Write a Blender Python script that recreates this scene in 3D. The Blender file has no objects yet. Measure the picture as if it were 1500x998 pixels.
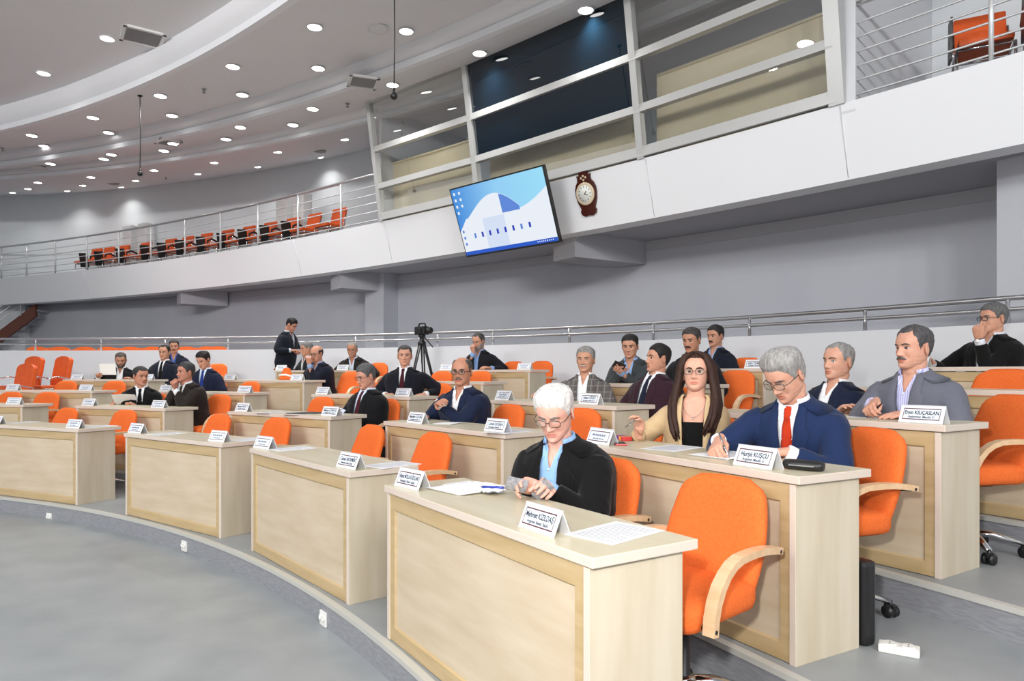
import bpy, bmesh, math, random
from math import sin, cos, pi, radians, degrees, sqrt, atan2, exp
from mathutils import Vector, Matrix
random.seed(7)
SC = bpy.context.scene
COL = SC.collection
# ---------------------------------------------------------------- camera, world, lights
FPX, YH, EYE = 1022.0, 547.0, 1.451           # focal length in pixels, horizon row, eye height
cam = bpy.data.cameras.new('camera'); camo = bpy.data.objects.new('camera', cam); COL.objects.link(camo)
camo.location = (0, 0, EYE); camo.rotation_euler = (pi/2, 0, 0)
cam.sensor_width = 36.0; cam.lens = FPX/1500*36; cam.shift_y = (YH-499)/1500
cam.clip_start = .05; cam.clip_end = 200
SC.camera = camo
SC.view_settings.view_transform = 'Standard'; SC.view_settings.look = 'None'
SC.view_settings.exposure = -0.12; SC.view_settings.gamma = 1.0
try: SC.view_settings.use_curve_mapping = False
except Exception: pass
try:
    SC.cycles.use_denoising = True; SC.cycles.max_bounces = 6; SC.cycles.diffuse_bounces = 4
    SC.cycles.glossy_bounces = 3; SC.cycles.transmission_bounces = 4; SC.cycles.transparent_max_bounces = 8
    SC.cycles.sample_clamp_indirect = 6.0; SC.cycles.caustics_reflective = False; SC.cycles.caustics_refractive = False
except Exception: pass
W = bpy.data.worlds.new('room_ambient'); SC.world = W; W.use_nodes = True
W.node_tree.nodes['Background'].inputs[0].default_value = (.93, .96, 1.0, 1)
W.node_tree.nodes['Background'].inputs[1].default_value = .72
def area_light(name, loc, direction, size, watts, col=(1, 1, 1), size_y=None):
    l = bpy.data.lights.new(name, 'AREA'); l.energy = watts; l.color = col
    l.shape = 'RECTANGLE' if size_y else 'DISK'; l.size = size
    if size_y: l.size_y = size_y
    o = bpy.data.objects.new(name, l); COL.objects.link(o); o.location = loc
    o.rotation_euler = Vector(direction).to_track_quat('-Z', 'Y').to_euler()
    return o
LAMP_W, FLASH_W, HALL_W = 24.0, 84.0, 305.0
area_light('flash', (-.22, -.05, 1.86), (.22, 1, -.12), .16, FLASH_W, (1, .97, .93))
def lamp_field(c, d, span, watts, n=3):                    # added fill: square field of discs standing in for unseen hall lights
    for i in range(n):
        for j in range(n):
            area_light('hall_fill_lamp', (c[0]+span*(i/(n-1)-.5), c[1]+span*(j/(n-1)-.5), c[2]), d, .34, watts/n/n, (1, .985, .97))
lamp_field((-6, 1.5, 6.3), (.25, .35, -1), 5.0, HALL_W)
lamp_field((3.5, -6.0, 6.3), (.0, .9, -.15), 4.0, HALL_W*2.9)  # added fill aimed level to brighten the balcony fascia

lamp_field((-8.5, -4.0, 6.3), (-.05, .95, -.12), 4.0, HALL_W*2.6)  # added fill aimed level to brighten the far left walls
# ---------------------------------------------------------------- plan geometry
CX, CY = -9.42, -2.38                           # centre of the seating arcs
R1, DR, RISE, DESK_H = 10.56, 1.117, .15, .75
DESK_L, DESK_W = 1.62, .45
COLS = [29.8, 40.75, 52.6, 65.7, 78.1]          # angle of the five desks of each row
def rowR(k): return R1+DR*(k-1)
def hitc(px, c, R):                              # plan point where the sight line of column px meets a circle
    d = Vector(((px-750)/FPX, 1.0)); c = Vector(c[:2])
    a = d.dot(d); b = -2*d.dot(c); q = c.dot(c)-R*R
    t = (-b+sqrt(max(b*b-4*a*q, 0)))/(2*a)
    return d*t
def bp(px, py, z):                               # point of height z seen at (px, py)
    t = (z-EYE)*FPX/(YH-py)
    return Vector(((px-750)/FPX*t, t, z))
def proj(p): return (750+FPX*p[0]/p[1], YH+FPX*(EYE-p[2])/p[1])
def angC(p): return degrees(atan2(p[1]-CY, p[0]-CX))
def polC(R, deg, z=0): return Vector((CX+R*cos(radians(deg)), CY+R*sin(radians(deg)), z))

# ---------------------------------------------------------------- mesh helpers
class MB:
    def __init__(s): s.v, s.f, s.m, s.sm = [], [], [], []
    def add(s, vs, fs, mi=0, smooth=False, M=None):
        b = len(s.v)
        for p in vs:
            p = Vector(p)
            s.v.append(tuple(M @ p) if M is not None else tuple(p))
        for f in fs:
            s.f.append(tuple(b+i for i in f)); s.m.append(mi); s.sm.append(smooth)
    def box(s, lo, hi, mi=0, M=None, bev=0):
        x0, y0, z0 = lo; x1, y1, z1 = hi
        if bev <= 0:
            s.add([(x0,y0,z0),(x1,y0,z0),(x1,y1,z0),(x0,y1,z0),(x0,y0,z1),(x1,y0,z1),(x1,y1,z1),(x0,y1,z1)],
                  [(3,2,1,0),(4,5,6,7),(0,1,5,4),(1,2,6,5),(2,3,7,6),(3,0,4,7)], mi, False, M)
        else:
            bm = bmesh.new(); bmesh.ops.create_cube(bm, size=1)
            for v in bm.verts: v.co = Vector(((x0+x1)/2+v.co.x*(x1-x0), (y0+y1)/2+v.co.y*(y1-y0), (z0+z1)/2+v.co.z*(z1-z0)))
            bmesh.ops.bevel(bm, geom=bm.edges[:], offset=bev, segments=2, affect='EDGES', profile=.6)
            bm.verts.index_update()
            s.add([v.co[:] for v in bm.verts], [[v.index for v in f.verts] for f in bm.faces], mi, False, M); bm.free()
    def loft(s, rings, mi=0, smooth=True, cap=True, closed=True, M=None):
        n = len(rings[0]); vs = [p for r in rings for p in r]; fs = []
        for i in range(len(rings)-1):
            for j in range(n if closed else n-1):
                k = (j+1) % n
                fs.append((i*n+j, i*n+k, (i+1)*n+k, (i+1)*n+j))
        if cap and closed:
            fs.append(tuple(range(n-1, -1, -1))); fs.append(tuple((len(rings)-1)*n+j for j in range(n)))
        s.add(vs, fs, mi, smooth, M)
    def tube(s, pts, r, n=8, mi=0, smooth=True, cap=True, M=None, flat=None, up=None):
        pts = [Vector(p) for p in pts]; rings = []
        rs = r if hasattr(r, '__len__') else [r]*len(pts)
        t0 = (pts[1]-pts[0]).normalized()
        u = Vector(up) if up is not None else (Vector((0,0,1)) if abs(t0.z) < .9 else Vector((1,0,0)))
        for i, p in enumerate(pts):
            t = (pts[min(i+1, len(pts)-1)]-pts[max(i-1, 0)])
            t = t.normalized() if t.length > 1e-9 else t0
            u = u-t*u.dot(t)
            u = u.normalized() if u.length > 1e-6 else t.orthogonal().normalized()
            w = t.cross(u)
            fx = flat[0] if flat else 1; fy = flat[1] if flat else 1
            rings.append([p+(w*cos(2*pi*j/n)*fx+u*sin(2*pi*j/n)*fy)*rs[i] for j in range(n)])
        s.loft(rings, mi, smooth, cap, True, M)
    def strip(s, pts, w, th, wax=(1,0,0), mi=0, smooth=False, M=None):   # flat bar along pts; w across wax
        pts = [Vector(p) for p in pts]; wax = Vector(wax).normalized(); rings = []
        for i, p in enumerate(pts):
            t = (pts[min(i+1, len(pts)-1)]-pts[max(i-1, 0)]).normalized(); nn = t.cross(wax).normalized()
            a = w/2; b = (th[i] if hasattr(th, '__len__') else th)/2
            rings.append([p-wax*a-nn*b, p+wax*a-nn*b, p+wax*a+nn*b, p-wax*a+nn*b])
        s.loft(rings, mi, smooth, True, True, M)
    def lathe(s, prof, n=20, mi=0, smooth=True, M=None):
        s.loft([[(r*cos(2*pi*j/n), r*sin(2*pi*j/n), z) for j in range(n)] for r, z in prof], mi, smooth, True, True, M)
    def prism(s, poly, z0, z1, mi=0, M=None):      # poly in xy
        n = len(poly)
        s.add([(x, y, z0) for x, y in poly]+[(x, y, z1) for x, y in poly],
              [tuple(range(n-1, -1, -1)), tuple(range(n, 2*n))]+[(i, (i+1) % n, n+(i+1) % n, n+i) for i in range(n)], mi, False, M)
    def ball(s, c, r, n=12, mi=0, M=None, sc=(1,1,1)):
        rings = []; m = n//2+2
        for i in range(m):
            th = pi*(i+.02 if i == 0 else i-.02 if i == m-1 else i)/(m-1)
            rings.append([(c[0]+r*sc[0]*sin(th)*cos(2*pi*j/n), c[1]+r*sc[1]*sin(th)*sin(2*pi*j/n), c[2]-r*sc[2]*cos(th)) for j in range(n)])
        s.loft(rings, mi, True, True, True, M)
    def mesh(s, name, mats):
        me = bpy.data.meshes.new(name); me.from_pydata(s.v, [], s.f)
        for m in (mats if isinstance(mats, (list, tuple)) else [mats]): me.materials.append(m)
        me.polygons.foreach_set('material_index', s.m); me.polygons.foreach_set('use_smooth', s.sm)
        me.update(); return me
    def build(s, name, mats, parent=None, loc=None, rotz=None, M=None):
        o = bpy.data.objects.new(name, s.mesh(name, mats)); COL.objects.link(o)
        if parent is not None: o.parent = parent
        if loc is not None: o.location = loc
        if rotz is not None: o.rotation_euler = (0, 0, rotz)
        if M is not None: o.matrix_local = M
        return o
def tag(o, label, cat, group=None, kind=None):
    if label: o['label'] = label
    if cat: o['category'] = cat
    if group: o['group'] = group
    if kind: o['kind'] = kind
    return o
def empty(name, loc=(0,0,0), rotz=0, label=None, cat=None, group=None):
    o = bpy.data.objects.new(name, None); COL.objects.link(o); o.location = loc; o.rotation_euler = (0,0,rotz)
    o.empty_display_size = .1
    return tag(o, label, cat, group)
def struct(o): o['kind'] = 'structure'; return o
def dup(root, loc, rotz, label, group=None):
    def cp(o, par):
        c = o.copy(); COL.objects.link(c)
        if par is not None: c.parent = par
        for ch in o.children: cp(ch, c)
        return c
    r = cp(root, None); r.location = loc; r.rotation_euler = (0, 0, rotz); r['label'] = label
    if group: r['group'] = group
    return r

# ---------------------------------------------------------------- materials
def srgb(r, g, b):
    return tuple((c/255/12.92 if c/255 <= .04045 else ((c/255+.055)/1.055)**2.4) for c in (r, g, b))
def mat(name, col, rough=.5, metal=0, spec=.5, noise=None, bump=None, col2=None, sheen=0, emit=None):
    m = bpy.data.materials.new(name); m.use_nodes = True; nt = m.node_tree; b = nt.nodes['Principled BSDF']
    b.inputs['Base Color'].default_value = (*col, 1); b.inputs['Roughness'].default_value = rough
    b.inputs['Metallic'].default_value = metal; b.inputs['Specular IOR Level'].default_value = spec
    if sheen: b.inputs['Sheen Weight'].default_value = sheen
    tc = nt.nodes.new('ShaderNodeTexCoord')
    def ntex(scale, stretch=(1,1,1), detail=4):
        mp = nt.nodes.new('ShaderNodeMapping'); mp.inputs['Scale'].default_value = stretch
        nt.links.new(tc.outputs['Object'], mp.inputs[0])
        n = nt.nodes.new('ShaderNodeTexNoise'); n.inputs['Scale'].default_value = scale; n.inputs['Detail'].default_value = detail
        nt.links.new(mp.outputs[0], n.inputs['Vector']); return n
    if noise:
        n = ntex(*noise); r = nt.nodes.new('ShaderNodeValToRGB')
        r.color_ramp.elements[0].position = .32; r.color_ramp.elements[1].position = .68
        r.color_ramp.elements[0].color = (*col, 1); r.color_ramp.elements[1].color = (*(col2 or tuple(c*.85 for c in col)), 1)
        nt.links.new(n.outputs['Fac'], r.inputs[0]); nt.links.new(r.outputs[0], b.inputs['Base Color'])
    if bump:
        n = ntex(*bump[:2]) if len(bump) > 2 else ntex(bump[0])
        bn = nt.nodes.new('ShaderNodeBump'); bn.inputs['Strength'].default_value = bump[-1]; bn.inputs['Distance'].default_value = .004
        nt.links.new(n.outputs['Fac'], bn.inputs['Height']); nt.links.new(bn.outputs[0], b.inputs['Normal'])
    if emit:
        b.inputs['Emission Color'].default_value = (*emit[0], 1); b.inputs['Emission Strength'].default_value = emit[1]
    return m
def glassy(name, tint=(1,1,1), refl=.12, rough=0.0):
    m = bpy.data.materials.new(name); m.use_nodes = True; nt = m.node_tree
    for n in list(nt.nodes):
        if n.type != 'OUTPUT_MATERIAL': nt.nodes.remove(n)
    out = nt.nodes['Material Output']; tr = nt.nodes.new('ShaderNodeBsdfTransparent'); gl = nt.nodes.new('ShaderNodeBsdfGlossy')
    mx = nt.nodes.new('ShaderNodeMixShader'); tr.inputs[0].default_value = (*tint, 1); gl.inputs['Roughness'].default_value = rough
    mx.inputs[0].default_value = refl
    nt.links.new(tr.outputs[0], mx.inputs[1]); nt.links.new(gl.outputs[0], mx.inputs[2]); nt.links.new(mx.outputs[0], out.inputs[0])
    return m
M_ = {}
M_['lino'] = mat('grey_linoleum', srgb(138,143,146), .42, noise=(3.0, (1,1,1), 8), col2=srgb(152,156,158), bump=(60, .05))
M_['riser'] = mat('grey_riser_vinyl', srgb(130,132,138), .5, noise=(16.0, (1,1,7), 8), col2=srgb(150,152,157))
M_['nosing'] = mat('pale_nosing', srgb(190,190,184), .4)
M_['white_paint'] = mat('white_wall_paint', srgb(216,218,222), .75, bump=(30, .03))
M_['fascia'] = mat('white_fascia_paint', srgb(238,240,244), .7)
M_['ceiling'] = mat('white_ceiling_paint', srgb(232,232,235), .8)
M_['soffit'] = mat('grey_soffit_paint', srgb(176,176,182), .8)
M_['grey_wall'] = mat('grey_wall_paint', srgb(190,192,199), .8, noise=(1.2, (1,1,.3), 3), col2=srgb(184,186,194))
M_['up_wall'] = mat('pale_upper_wall_paint', srgb(230,234,237), .8)
M_['maple'] = mat('maple_laminate', srgb(210,195,171), .38, noise=(1.6, (1.2,1.2,8), 6), col2=srgb(197,178,150))
M_['maple_v'] = mat('maple_laminate_side', srgb(208,197,177), .38, noise=(2.2, (6,6,.7), 6), col2=srgb(196,183,159))
M_['maple_top'] = mat('maple_worktop', srgb(214,206,182), .3, noise=(1.4, (1,8,8), 6), col2=srgb(203,193,165))
M_['oak'] = mat('tan_oak_frame', srgb(196,172,132), .4, noise=(2.5, (1,1,10), 6), col2=srgb(181,156,113))
M_['edge'] = mat('pale_edge_band', srgb(214,200,187), .4)
M_['orange'] = mat('orange_upholstery', srgb(227,111,52), .85, spec=.2, noise=(90, (1,1,1), 3), col2=srgb(219,101,43), bump=(220, .25))
M_['leather'] = mat('orange_vinyl', srgb(226,96,34), .45, noise=(14, (1,1,1), 3), col2=srgb(214,86,30))
M_['armwood'] = mat('beech_armrest', srgb(222,189,152), .35, noise=(4, (1,6,6), 4), col2=srgb(210,172,132))
M_['black'] = mat('black_plastic', (.012,.012,.013), .4)
M_['chrome'] = mat('polished_chrome', (.75,.75,.76), .14, 1)
M_['steel'] = mat('brushed_steel', (.66,.66,.67), .28, 1)
M_['railpaint'] = mat('satin_white_steel', srgb(216,218,220), .3, .35)
M_['alu'] = mat('aluminium_frame', srgb(196,197,196), .35, .3)
M_['dark_blue'] = mat('dark_blue_pane', srgb(10,26,38), .03, spec=.9)
M_['booth_wood'] = mat('cream_booth_panel', srgb(236,222,188), .5, noise=(1.2, (1,1,5), 5), col2=srgb(226,209,170))
M_['glass'] = glassy('booth_glass', (.98,.99,.99), .17)
M_['clear'] = glassy('clear_acrylic', (.96,.97,.98), .10)
M_['lamp'] = mat('lit_diffuser', (1,1,1), .5, emit=((1,.98,.95), 9.0))
M_['lamp_ring'] = mat('white_lamp_trim', srgb(225,225,225), .4)
M_['paper'] = mat('white_paper', srgb(236,237,240), .8)
M_['print'] = mat('grey_print', srgb(170,172,180), .8)
M_['ink'] = mat('dark_ink', srgb(38,44,58), .7)
M_['maroon'] = mat('maroon_border', srgb(92,58,66), .7)
M_['plate'] = mat('pale_blue_card', srgb(222,231,243), .6)
M_['acrylic'] = mat('frosted_acrylic', srgb(222,224,230), .15)
M_['socket'] = mat('white_socket_plastic', srgb(232,232,228), .35)
M_['vent'] = mat('grey_vent', srgb(150,150,150), .5)
M_['mahogany'] = mat('mahogany', srgb(72,28,20), .3)
M_['stair'] = mat('red_brown_stringer', srgb(104,56,42), .5)
M_['door'] = mat('grey_door', srgb(160,163,168), .5)
# ---------------------------------------------------------------- setting: floor, tiers, walls
mb = MB(); mb.box((-40,-9,-.1), (14,34,0)); struct(mb.build('floor', M_['lino']))
def arc_sweep(c, a0, a1, n, prof, mb, mi=0, smooth=False, close=True):   # prof: (radius, z) loop
    rings = []
    for i in range(n+1):
        a = radians(a0+(a1-a0)*i/n)
        rings.append([(c[0]+r*cos(a), c[1]+r*sin(a), z) for r, z in prof])
    mb.loft(rings, mi, smooth, close, close)
C0 = (CX, CY)
A0, A1 = -14, 112
TIER_IN = [rowR(k)-.055 for k in range(1, 6)]+[16.72]
for k in range(1, 7):
    r0 = TIER_IN[k-1]; r1 = TIER_IN[k]+.02 if k < 6 else 19.2
    z1 = RISE*k; z0 = 0.0
    mb = MB(); arc_sweep(C0, A0, A1, 120, [(r0, z0), (r1, z0), (r1, z1), (r0+.04, z1), (r0, z1-.001)], mb)
    # faces order per segment: quads (0:bottom 1:outer 2:top 3:nosing 4:riser)
    mb.m = [(1 if (i % 5) == 4 else 0) for i in range(len(mb.f))]
    struct(mb.build('floor_tier', [M_['lino'], M_['riser']]))
    if k < 6:
        mb = MB(); arc_sweep(C0, A0, A1, 120, [(r0-.006, z1-.022), (r0+.034, z1-.022), (r0+.034, z1+.003), (r0-.006, z1+.003)], mb)
        struct(mb.build('trim_%d' % k, M_['nosing']))
WALL_R, WALL_Z = 16.6, 1.915
mb = MB(); arc_sweep(C0, A0, A1, 120, [(WALL_R, .6), (WALL_R+.12, .6), (WALL_R+.12, WALL_Z), (WALL_R, WALL_Z)], mb)
struct(mb.build('wall_gallery', M_['white_paint']))
# tubular rail on that wall
rail = empty('handrail', polC(WALL_R+.06, 45, WALL_Z), 0, 'two-bar brushed steel handrail along the top of the low curved white wall', 'railing')
def arc_pts(c, R, a0, a1, n, z): return [Vector((c[0]+R*cos(radians(a0+(a1-a0)*i/n)), c[1]+R*sin(radians(a0+(a1-a0)*i/n)), z)) for i in range(n+1)]
ro = rail.location
for z, r in ((2.155, .024), (2.05, .021)):
    mb = MB(); mb.tube([p-ro for p in arc_pts(C0, WALL_R+.06, 8, 108, 90, z)], r, 10); mb.build('rail', M_['steel'], rail)
post_a = [angC(hitc(px, C0, WALL_R+.06)) for px in (52, 148, 242, 334, 427, 521, 641, 722, 834, 957, 1098, 1267, 1476)]
for a in post_a:
    p = polC(WALL_R+.06, a)
    mb = MB(); mb.tube([Vector((p.x, p.y, WALL_Z-.005))-ro, Vector((p.x, p.y, 2.15))-ro], .019, 10); mb.build('post', M_['steel'], rail)

# ---------------------------------------------------------------- balcony fascia, soffit, walls behind
ZL, ZU, FLEAN = 3.5, 4.25, .2
FC, FR = Vector((-35.36, -27.1)), 52.0
def far(px, c=FC, R=FR): return hitc(px, c, R)
def angF(p): return degrees(atan2(p[1]-FC.y, p[0]-FC.x))
FA0, FA1 = angF(far(2600)), angF(far(-420))
mb = MB(); arc_sweep(FC, FA0, FA1, 90, [(FR, ZL), (FR+.28, ZL), (FR+.28, ZL+.10), (FR+.02, ZU), (FR-FLEAN, ZU)], mb)
struct(mb.build('wall_balcony_fascia', M_['fascia']))
for px in (124, 434, 567, 951, 1235):                     # panel joints
    a = angF(far(px+8)); d = Vector((cos(radians(a)), sin(radians(a)))); lo = FC+d*(FR-.003); hi = FC+d*(FR-FLEAN-.003)
    mb = MB(); mb.tube([(lo.x, lo.y, ZL+.02), (hi.x, hi.y, ZU-.02)], .006, 4); struct(mb.build('trim_joint', M_['white_paint']))
GP = [bp(x, y, ZL).xy for x, y in ((327,433), (516,416.6), (608,403), (951,359), (1425,288))]
def circ3(P):                                             # least squares circle
    import numpy as np
    P = np.array([tuple(p) for p in P]); A = np.c_[2*P, np.ones(len(P))]; s = np.linalg.lstsq(A, (P**2).sum(1), rcond=None)[0]
    return Vector((float(s[0]), float(s[1]))), sqrt(float(s[2]+s[0]**2+s[1]**2))
GC, GR = circ3(GP)
def gw(px, z=0, dr=0): p = hitc(px, GC, GR+dr); return Vector((p.x, p.y, z))
PXS = [1462-(1462-30)*i/60 for i in range(61)]
mb = MB(); mb.loft([[gw(x, .85), gw(x, .85, .15), gw(x, ZL+.3, .15), gw(x, ZL+.3)] for x in PXS], 0, False)
struct(mb.build('wall_back_lower', M_['grey_wall']))
# right end: the wall steps forward
pe = hitc(1460, C0, 17.05); pf = hitc(2400, C0, 17.05)
mb = MB(); mb.loft([[Vector((*hitc(x, C0, 17.05), .85)), Vector((*hitc(x, C0, 17.9), .85)), Vector((*hitc(x, C0, 17.9), ZL+.3)), Vector((*hitc(x, C0, 17.05), ZL+.3))] for x in (1460, 1600, 1800, 2100, 2500)], 0, False)
struct(mb.build('wall_back_right', M_['grey_wall']))
# cornice strip along the top of the grey wall
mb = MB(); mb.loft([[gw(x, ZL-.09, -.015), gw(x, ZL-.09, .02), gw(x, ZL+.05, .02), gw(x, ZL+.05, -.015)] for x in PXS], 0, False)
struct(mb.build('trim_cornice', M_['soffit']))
# soffit under the balcony
SP = [-420+(2600+420)*i/80 for i in range(81)]
mb = MB()
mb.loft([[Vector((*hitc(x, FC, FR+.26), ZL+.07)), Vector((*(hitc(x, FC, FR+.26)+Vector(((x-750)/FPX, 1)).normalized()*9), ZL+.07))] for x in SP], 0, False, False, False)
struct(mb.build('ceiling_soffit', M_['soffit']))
# balcony floor slab
mb = MB()
mb.loft([[Vector((*hitc(x, FC, FR-FLEAN+.02), ZU)), Vector((*(hitc(x, FC, FR-FLEAN)+Vector(((x-750)/FPX, 1)).normalized()*11), ZU))] for x in SP], 0, False, False, False)
struct(mb.build('floor_balcony', M_['lino']))
# downstand beams and the pilaster
def beam(px0, px1, dz, wid, name='beam'):                  # radial beam from fascia to the wall at column px
    a = hitc(px0, FC, FR+.3); b = hitc(px1, GC, GR+.05); d = (b-a).normalized(); n = Vector((-d.y, d.x))*wid/2
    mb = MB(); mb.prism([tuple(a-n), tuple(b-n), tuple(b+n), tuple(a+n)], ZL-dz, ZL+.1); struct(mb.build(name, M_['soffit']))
beam(826, 928, .30, .55); beam(492, 572, .30, .55); beam(262, 330, .30, .55)
p0, p1 = gw(556), gw(583); d = (p1-p0).normalized(); n = Vector((d.y, -d.x, 0))*.42
mb = MB(); mb.prism([tuple((p0+n).xy), tuple((p1+n).xy), tuple((p1-n*.2).xy), tuple((p0-n*.2).xy)], .85, ZL+.1); struct(mb.build('pilaster', M_['grey_wall']))
# upper curved wall and left wall
WC, WR = Vector((-20.22, -8.57)), 30.7
ws = hitc(36, WC, WR); wa1 = degrees(atan2(ws.y-WC.y, ws.x-WC.x))
mb = MB(); arc_sweep(WC, 2, wa1, 90, [(WR, ZU-.1), (WR+.2, ZU-.1), (WR+.2, 7.4), (WR, 7.4)], mb); struct(mb.build('wall_back_upper', M_['up_wall']))
mb = MB(); mb.box((-40, ws.y, 0), (ws.x+.02, ws.y+.2, 7.4)); struct(mb.build('wall_left', M_['up_wall']))
# lower left: wall beyond the end of the grey wall
g0 = gw(30)
mb = MB(); mb.box((-40, g0.y-.05, 0), (g0.x+.1, g0.y+.15, ZL+.3)); struct(mb.build('wall_left_lower', M_['grey_wall']))

# ---------------------------------------------------------------- stepped ceiling
ZC = 6.2
L1 = (Vector((-20.97, -10.62)), 26.67, .42); L2 = (Vector((-21.75, -15.93)), 33.5, .30); L3 = (Vector((-18.67, -12.32)), 30.07, .20)
HUB = Vector((-21.5, -12.0)); H0, H1 = 10, 122
def hub_hit(a, c, R):
    d = Vector((cos(radians(a)), sin(radians(a)))); o = HUB-c; b = o.dot(d); return HUB+d*(-b+sqrt(b*b-o.dot(o)+R*R))
def v3(p, z): return Vector((p.x, p.y, z))
NA = 100; AN = [H0+(H1-H0)*i/NA for i in range(NA+1)]
def band(inner, outer, zi, zo, name):                      # sloped ceiling ring
    rings = []
    for a in AN:
        p = hub_hit(a, *inner[:2]) if inner else HUB; q = hub_hit(a, outer[0], outer[1]-(.14 if len(outer) > 2 else -.1))
        rings.append([v3(p.lerp(q, t), zi+(zo-zi)*t) for t in (0, .5, 1)])
    mb = MB(); mb.loft(rings, 0, False, False, False); struct(mb.build(name, M_['ceiling']))
band(None, L1, ZC+L1[2], ZC+L1[2], 'ceiling_top')
band(L1, L2, ZC, ZC+L2[2], 'ceiling_inner'); band(L2, L3, ZC, ZC+L3[2], 'ceiling_middle'); band(L3, (WC, WR), ZC, 7.0, 'ceiling_outer')
for c, R, h in (L1, L2, L3):
    rings = []; lips = []
    lh = .10 if h > .25 else .08
    for a in AN:
        d = Vector((cos(radians(a)), sin(radians(a)))); p = hub_hit(a, c, R)
        e = (p-c).normalized()
        rings.append([v3(p-e*.14, ZC+h), v3(p-e*.135, ZC+h*.72), v3(p-e*.10, ZC+h*.5), v3(p+e*.02, ZC+lh)])
        lips.append([v3(p-e*.05, ZC), v3(p+e*.05, ZC), v3(p+e*.05, ZC+lh), v3(p-e*.05, ZC+lh)])
    mb = MB(); mb.loft(rings, 0, True, False, False); struct(mb.build('ceiling_cove', M_['ceiling']))
    mb = MB(); mb.loft(lips, 0, False); struct(mb.build('ceiling_lip', M_['fascia']))
def surf_z(ring, p):
    if ring == 0: return ZC+L1[2]
    (ca, ra, _), (cb, rb, hb) = [(L1, L2), (L2, L3), (L3, (WC, WR, .8))][ring-1]
    da = (p-ca).length-ra; db = rb-(p-cb).length
    return ZC+hb*max(0, min(1, da/max(da+db, 1e-3)))
def ceil_hit(px, py, ring):
    lo, hi = 3.0, 40.0
    for _ in range(50):
        t = (lo+hi)/2; p = Vector(((px-750)/FPX*t, t))
        if EYE+(YH-py)/FPX*t > surf_z(ring, p): hi = t
        else: lo = t
    p = Vector(((px-750)/FPX*t, t)); return v3(p, surf_z(ring, p))
LAMPS = {0: [(64,107),(157,56)],
 1: [(46.5,198),(136,172),(235,140),(341,97),(461,39),(64.5,213.5),(159,194),(252,169),(355,138.5),(466,99.5),(595,45)],
 2: [(74,239.5),(163,226),(254,208.5),(352,186),(458,159),(575,124),(702.5,77.5),(858,14),(152,232.5),(240,220.5),(331,203.5),(429,182.5)],
 3: [(55,267),(132.5,259),(225,249),(313,237.5),(406,222),(504,203.5),(40,276),(120,271),(197.5,264),(288.5,254),(376,243.5),(468,229.5),(17,281.5),(97,279),(176,273.5)]}
ORD = ['leftmost','second from the left','third from the left','fourth from the left','fifth from the left','sixth from the left','seventh from the left','eighth from the left','ninth from the left','tenth from the left','eleventh from the left','twelfth from the left','thirteenth from the left','fourteenth from the left','fifteenth from the left']
BANDN = {0: 'top ceiling panel', 1: 'ceiling band below the first step', 2: 'ceiling band below the second step', 3: 'outermost ceiling band by the back wall'}
lampm = None
def make_lamp():
    r = empty('downlight', (0,0,0), 0, 'lamp', 'ceiling light', 'round recessed ceiling downlights')
    mb = MB(); mb.lathe([(.115, -.002), (.12, -.016), (.10, -.018), (.098, -.004)], 28); mb.build('trim_ring', M_['lamp_ring'], r)
    mb = MB(); mb.lathe([(.097, -.004), (.097, -.012), (.05, -.016), (.001, -.017)], 24); mb.build('diffuser', M_['lamp'], r)
    return r
first = True
LDATA = bpy.data.lights.new('downlight_beam', 'AREA'); LDATA.energy = LAMP_W; LDATA.shape = 'DISK'; LDATA.size = .2; LDATA.color = (1, .985, .96)
LDATA.spread = radians(118)
for ring, L in LAMPS.items():
    for i, (px, py) in enumerate(sorted(L)):
        p = ceil_hit(px, py, ring); lab = 'round lit downlight, %s in the %s' % (ORD[i], BANDN[ring])
        if first: lampm = make_lamp(); lampm.location = p; lampm['label'] = lab; first = False; o = lampm
        else: o = dup(lampm, p, 0, lab)
LWEAK = LDATA.copy(); LWEAK.energy = LAMP_W*.3; LTINY = LDATA.copy(); LTINY.energy = LAMP_W*.03
NEAR_COVE = {(64.5,213.5),(159,194),(252,169),(355,138.5),(466,99.5),(595,45),(152,232.5),(240,220.5),(331,203.5),(429,182.5),(64,107),(157,56)}
for ring, L in LAMPS.items():                               # each lamp's own beam
    for (px, py) in L:
        p = ceil_hit(px, py, ring); lo = bpy.data.objects.new('downlight_beam', LTINY if (px, py) in ((64.5,213.5),(159,194)) else LWEAK if (ring == 3 or (px, py) in NEAR_COVE) else LDATA); COL.objects.link(lo); lo.location = p-Vector((0,0,.03))
# ceiling fittings
def vent(px, py, ring, s, rot, label):
    p = ceil_hit(px, py, ring); r = empty('ceiling_vent', p, rot, label, 'vent', 'square ceiling air vents')
    mb = MB()
    for lo, hi in (((-s,-s,-.03),(s,-s+.05,.0)), ((-s,s-.05,-.03),(s,s,0)), ((-s,-s,-.03),(-s+.05,s,0)), ((s-.05,-s,-.03),(s,s,0))): mb.box(lo, hi)
    mb.build('frame', M_['lamp_ring'], r)
    mb = MB()
    k = 12
    for i in range(k):
        y = -s+.05+(2*s-.1)*(i+.5)/k; mb.box((-s+.04, y-.012, -.022), (s-.04, y+.006, -.004))
    mb.build('grille', M_['vent'], r)
vent(209, 53, 0, .29, radians(35), 'square louvred ceiling vent beside a downlight on the top ceiling panel')
vent(247, 208, 2, .22, radians(40), 'flat ceiling vent seen edge-on behind the left hanging microphone')
vent(532, 119, 2, .24, radians(20), 'flat ceiling vent beside the control booth and hanging microphone')
p = ceil_hit(554, 42, 1); r = empty('ceiling_speaker', p, 0, 'round flush ceiling loudspeaker near the right hanging microphone cable', 'speaker')
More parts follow.
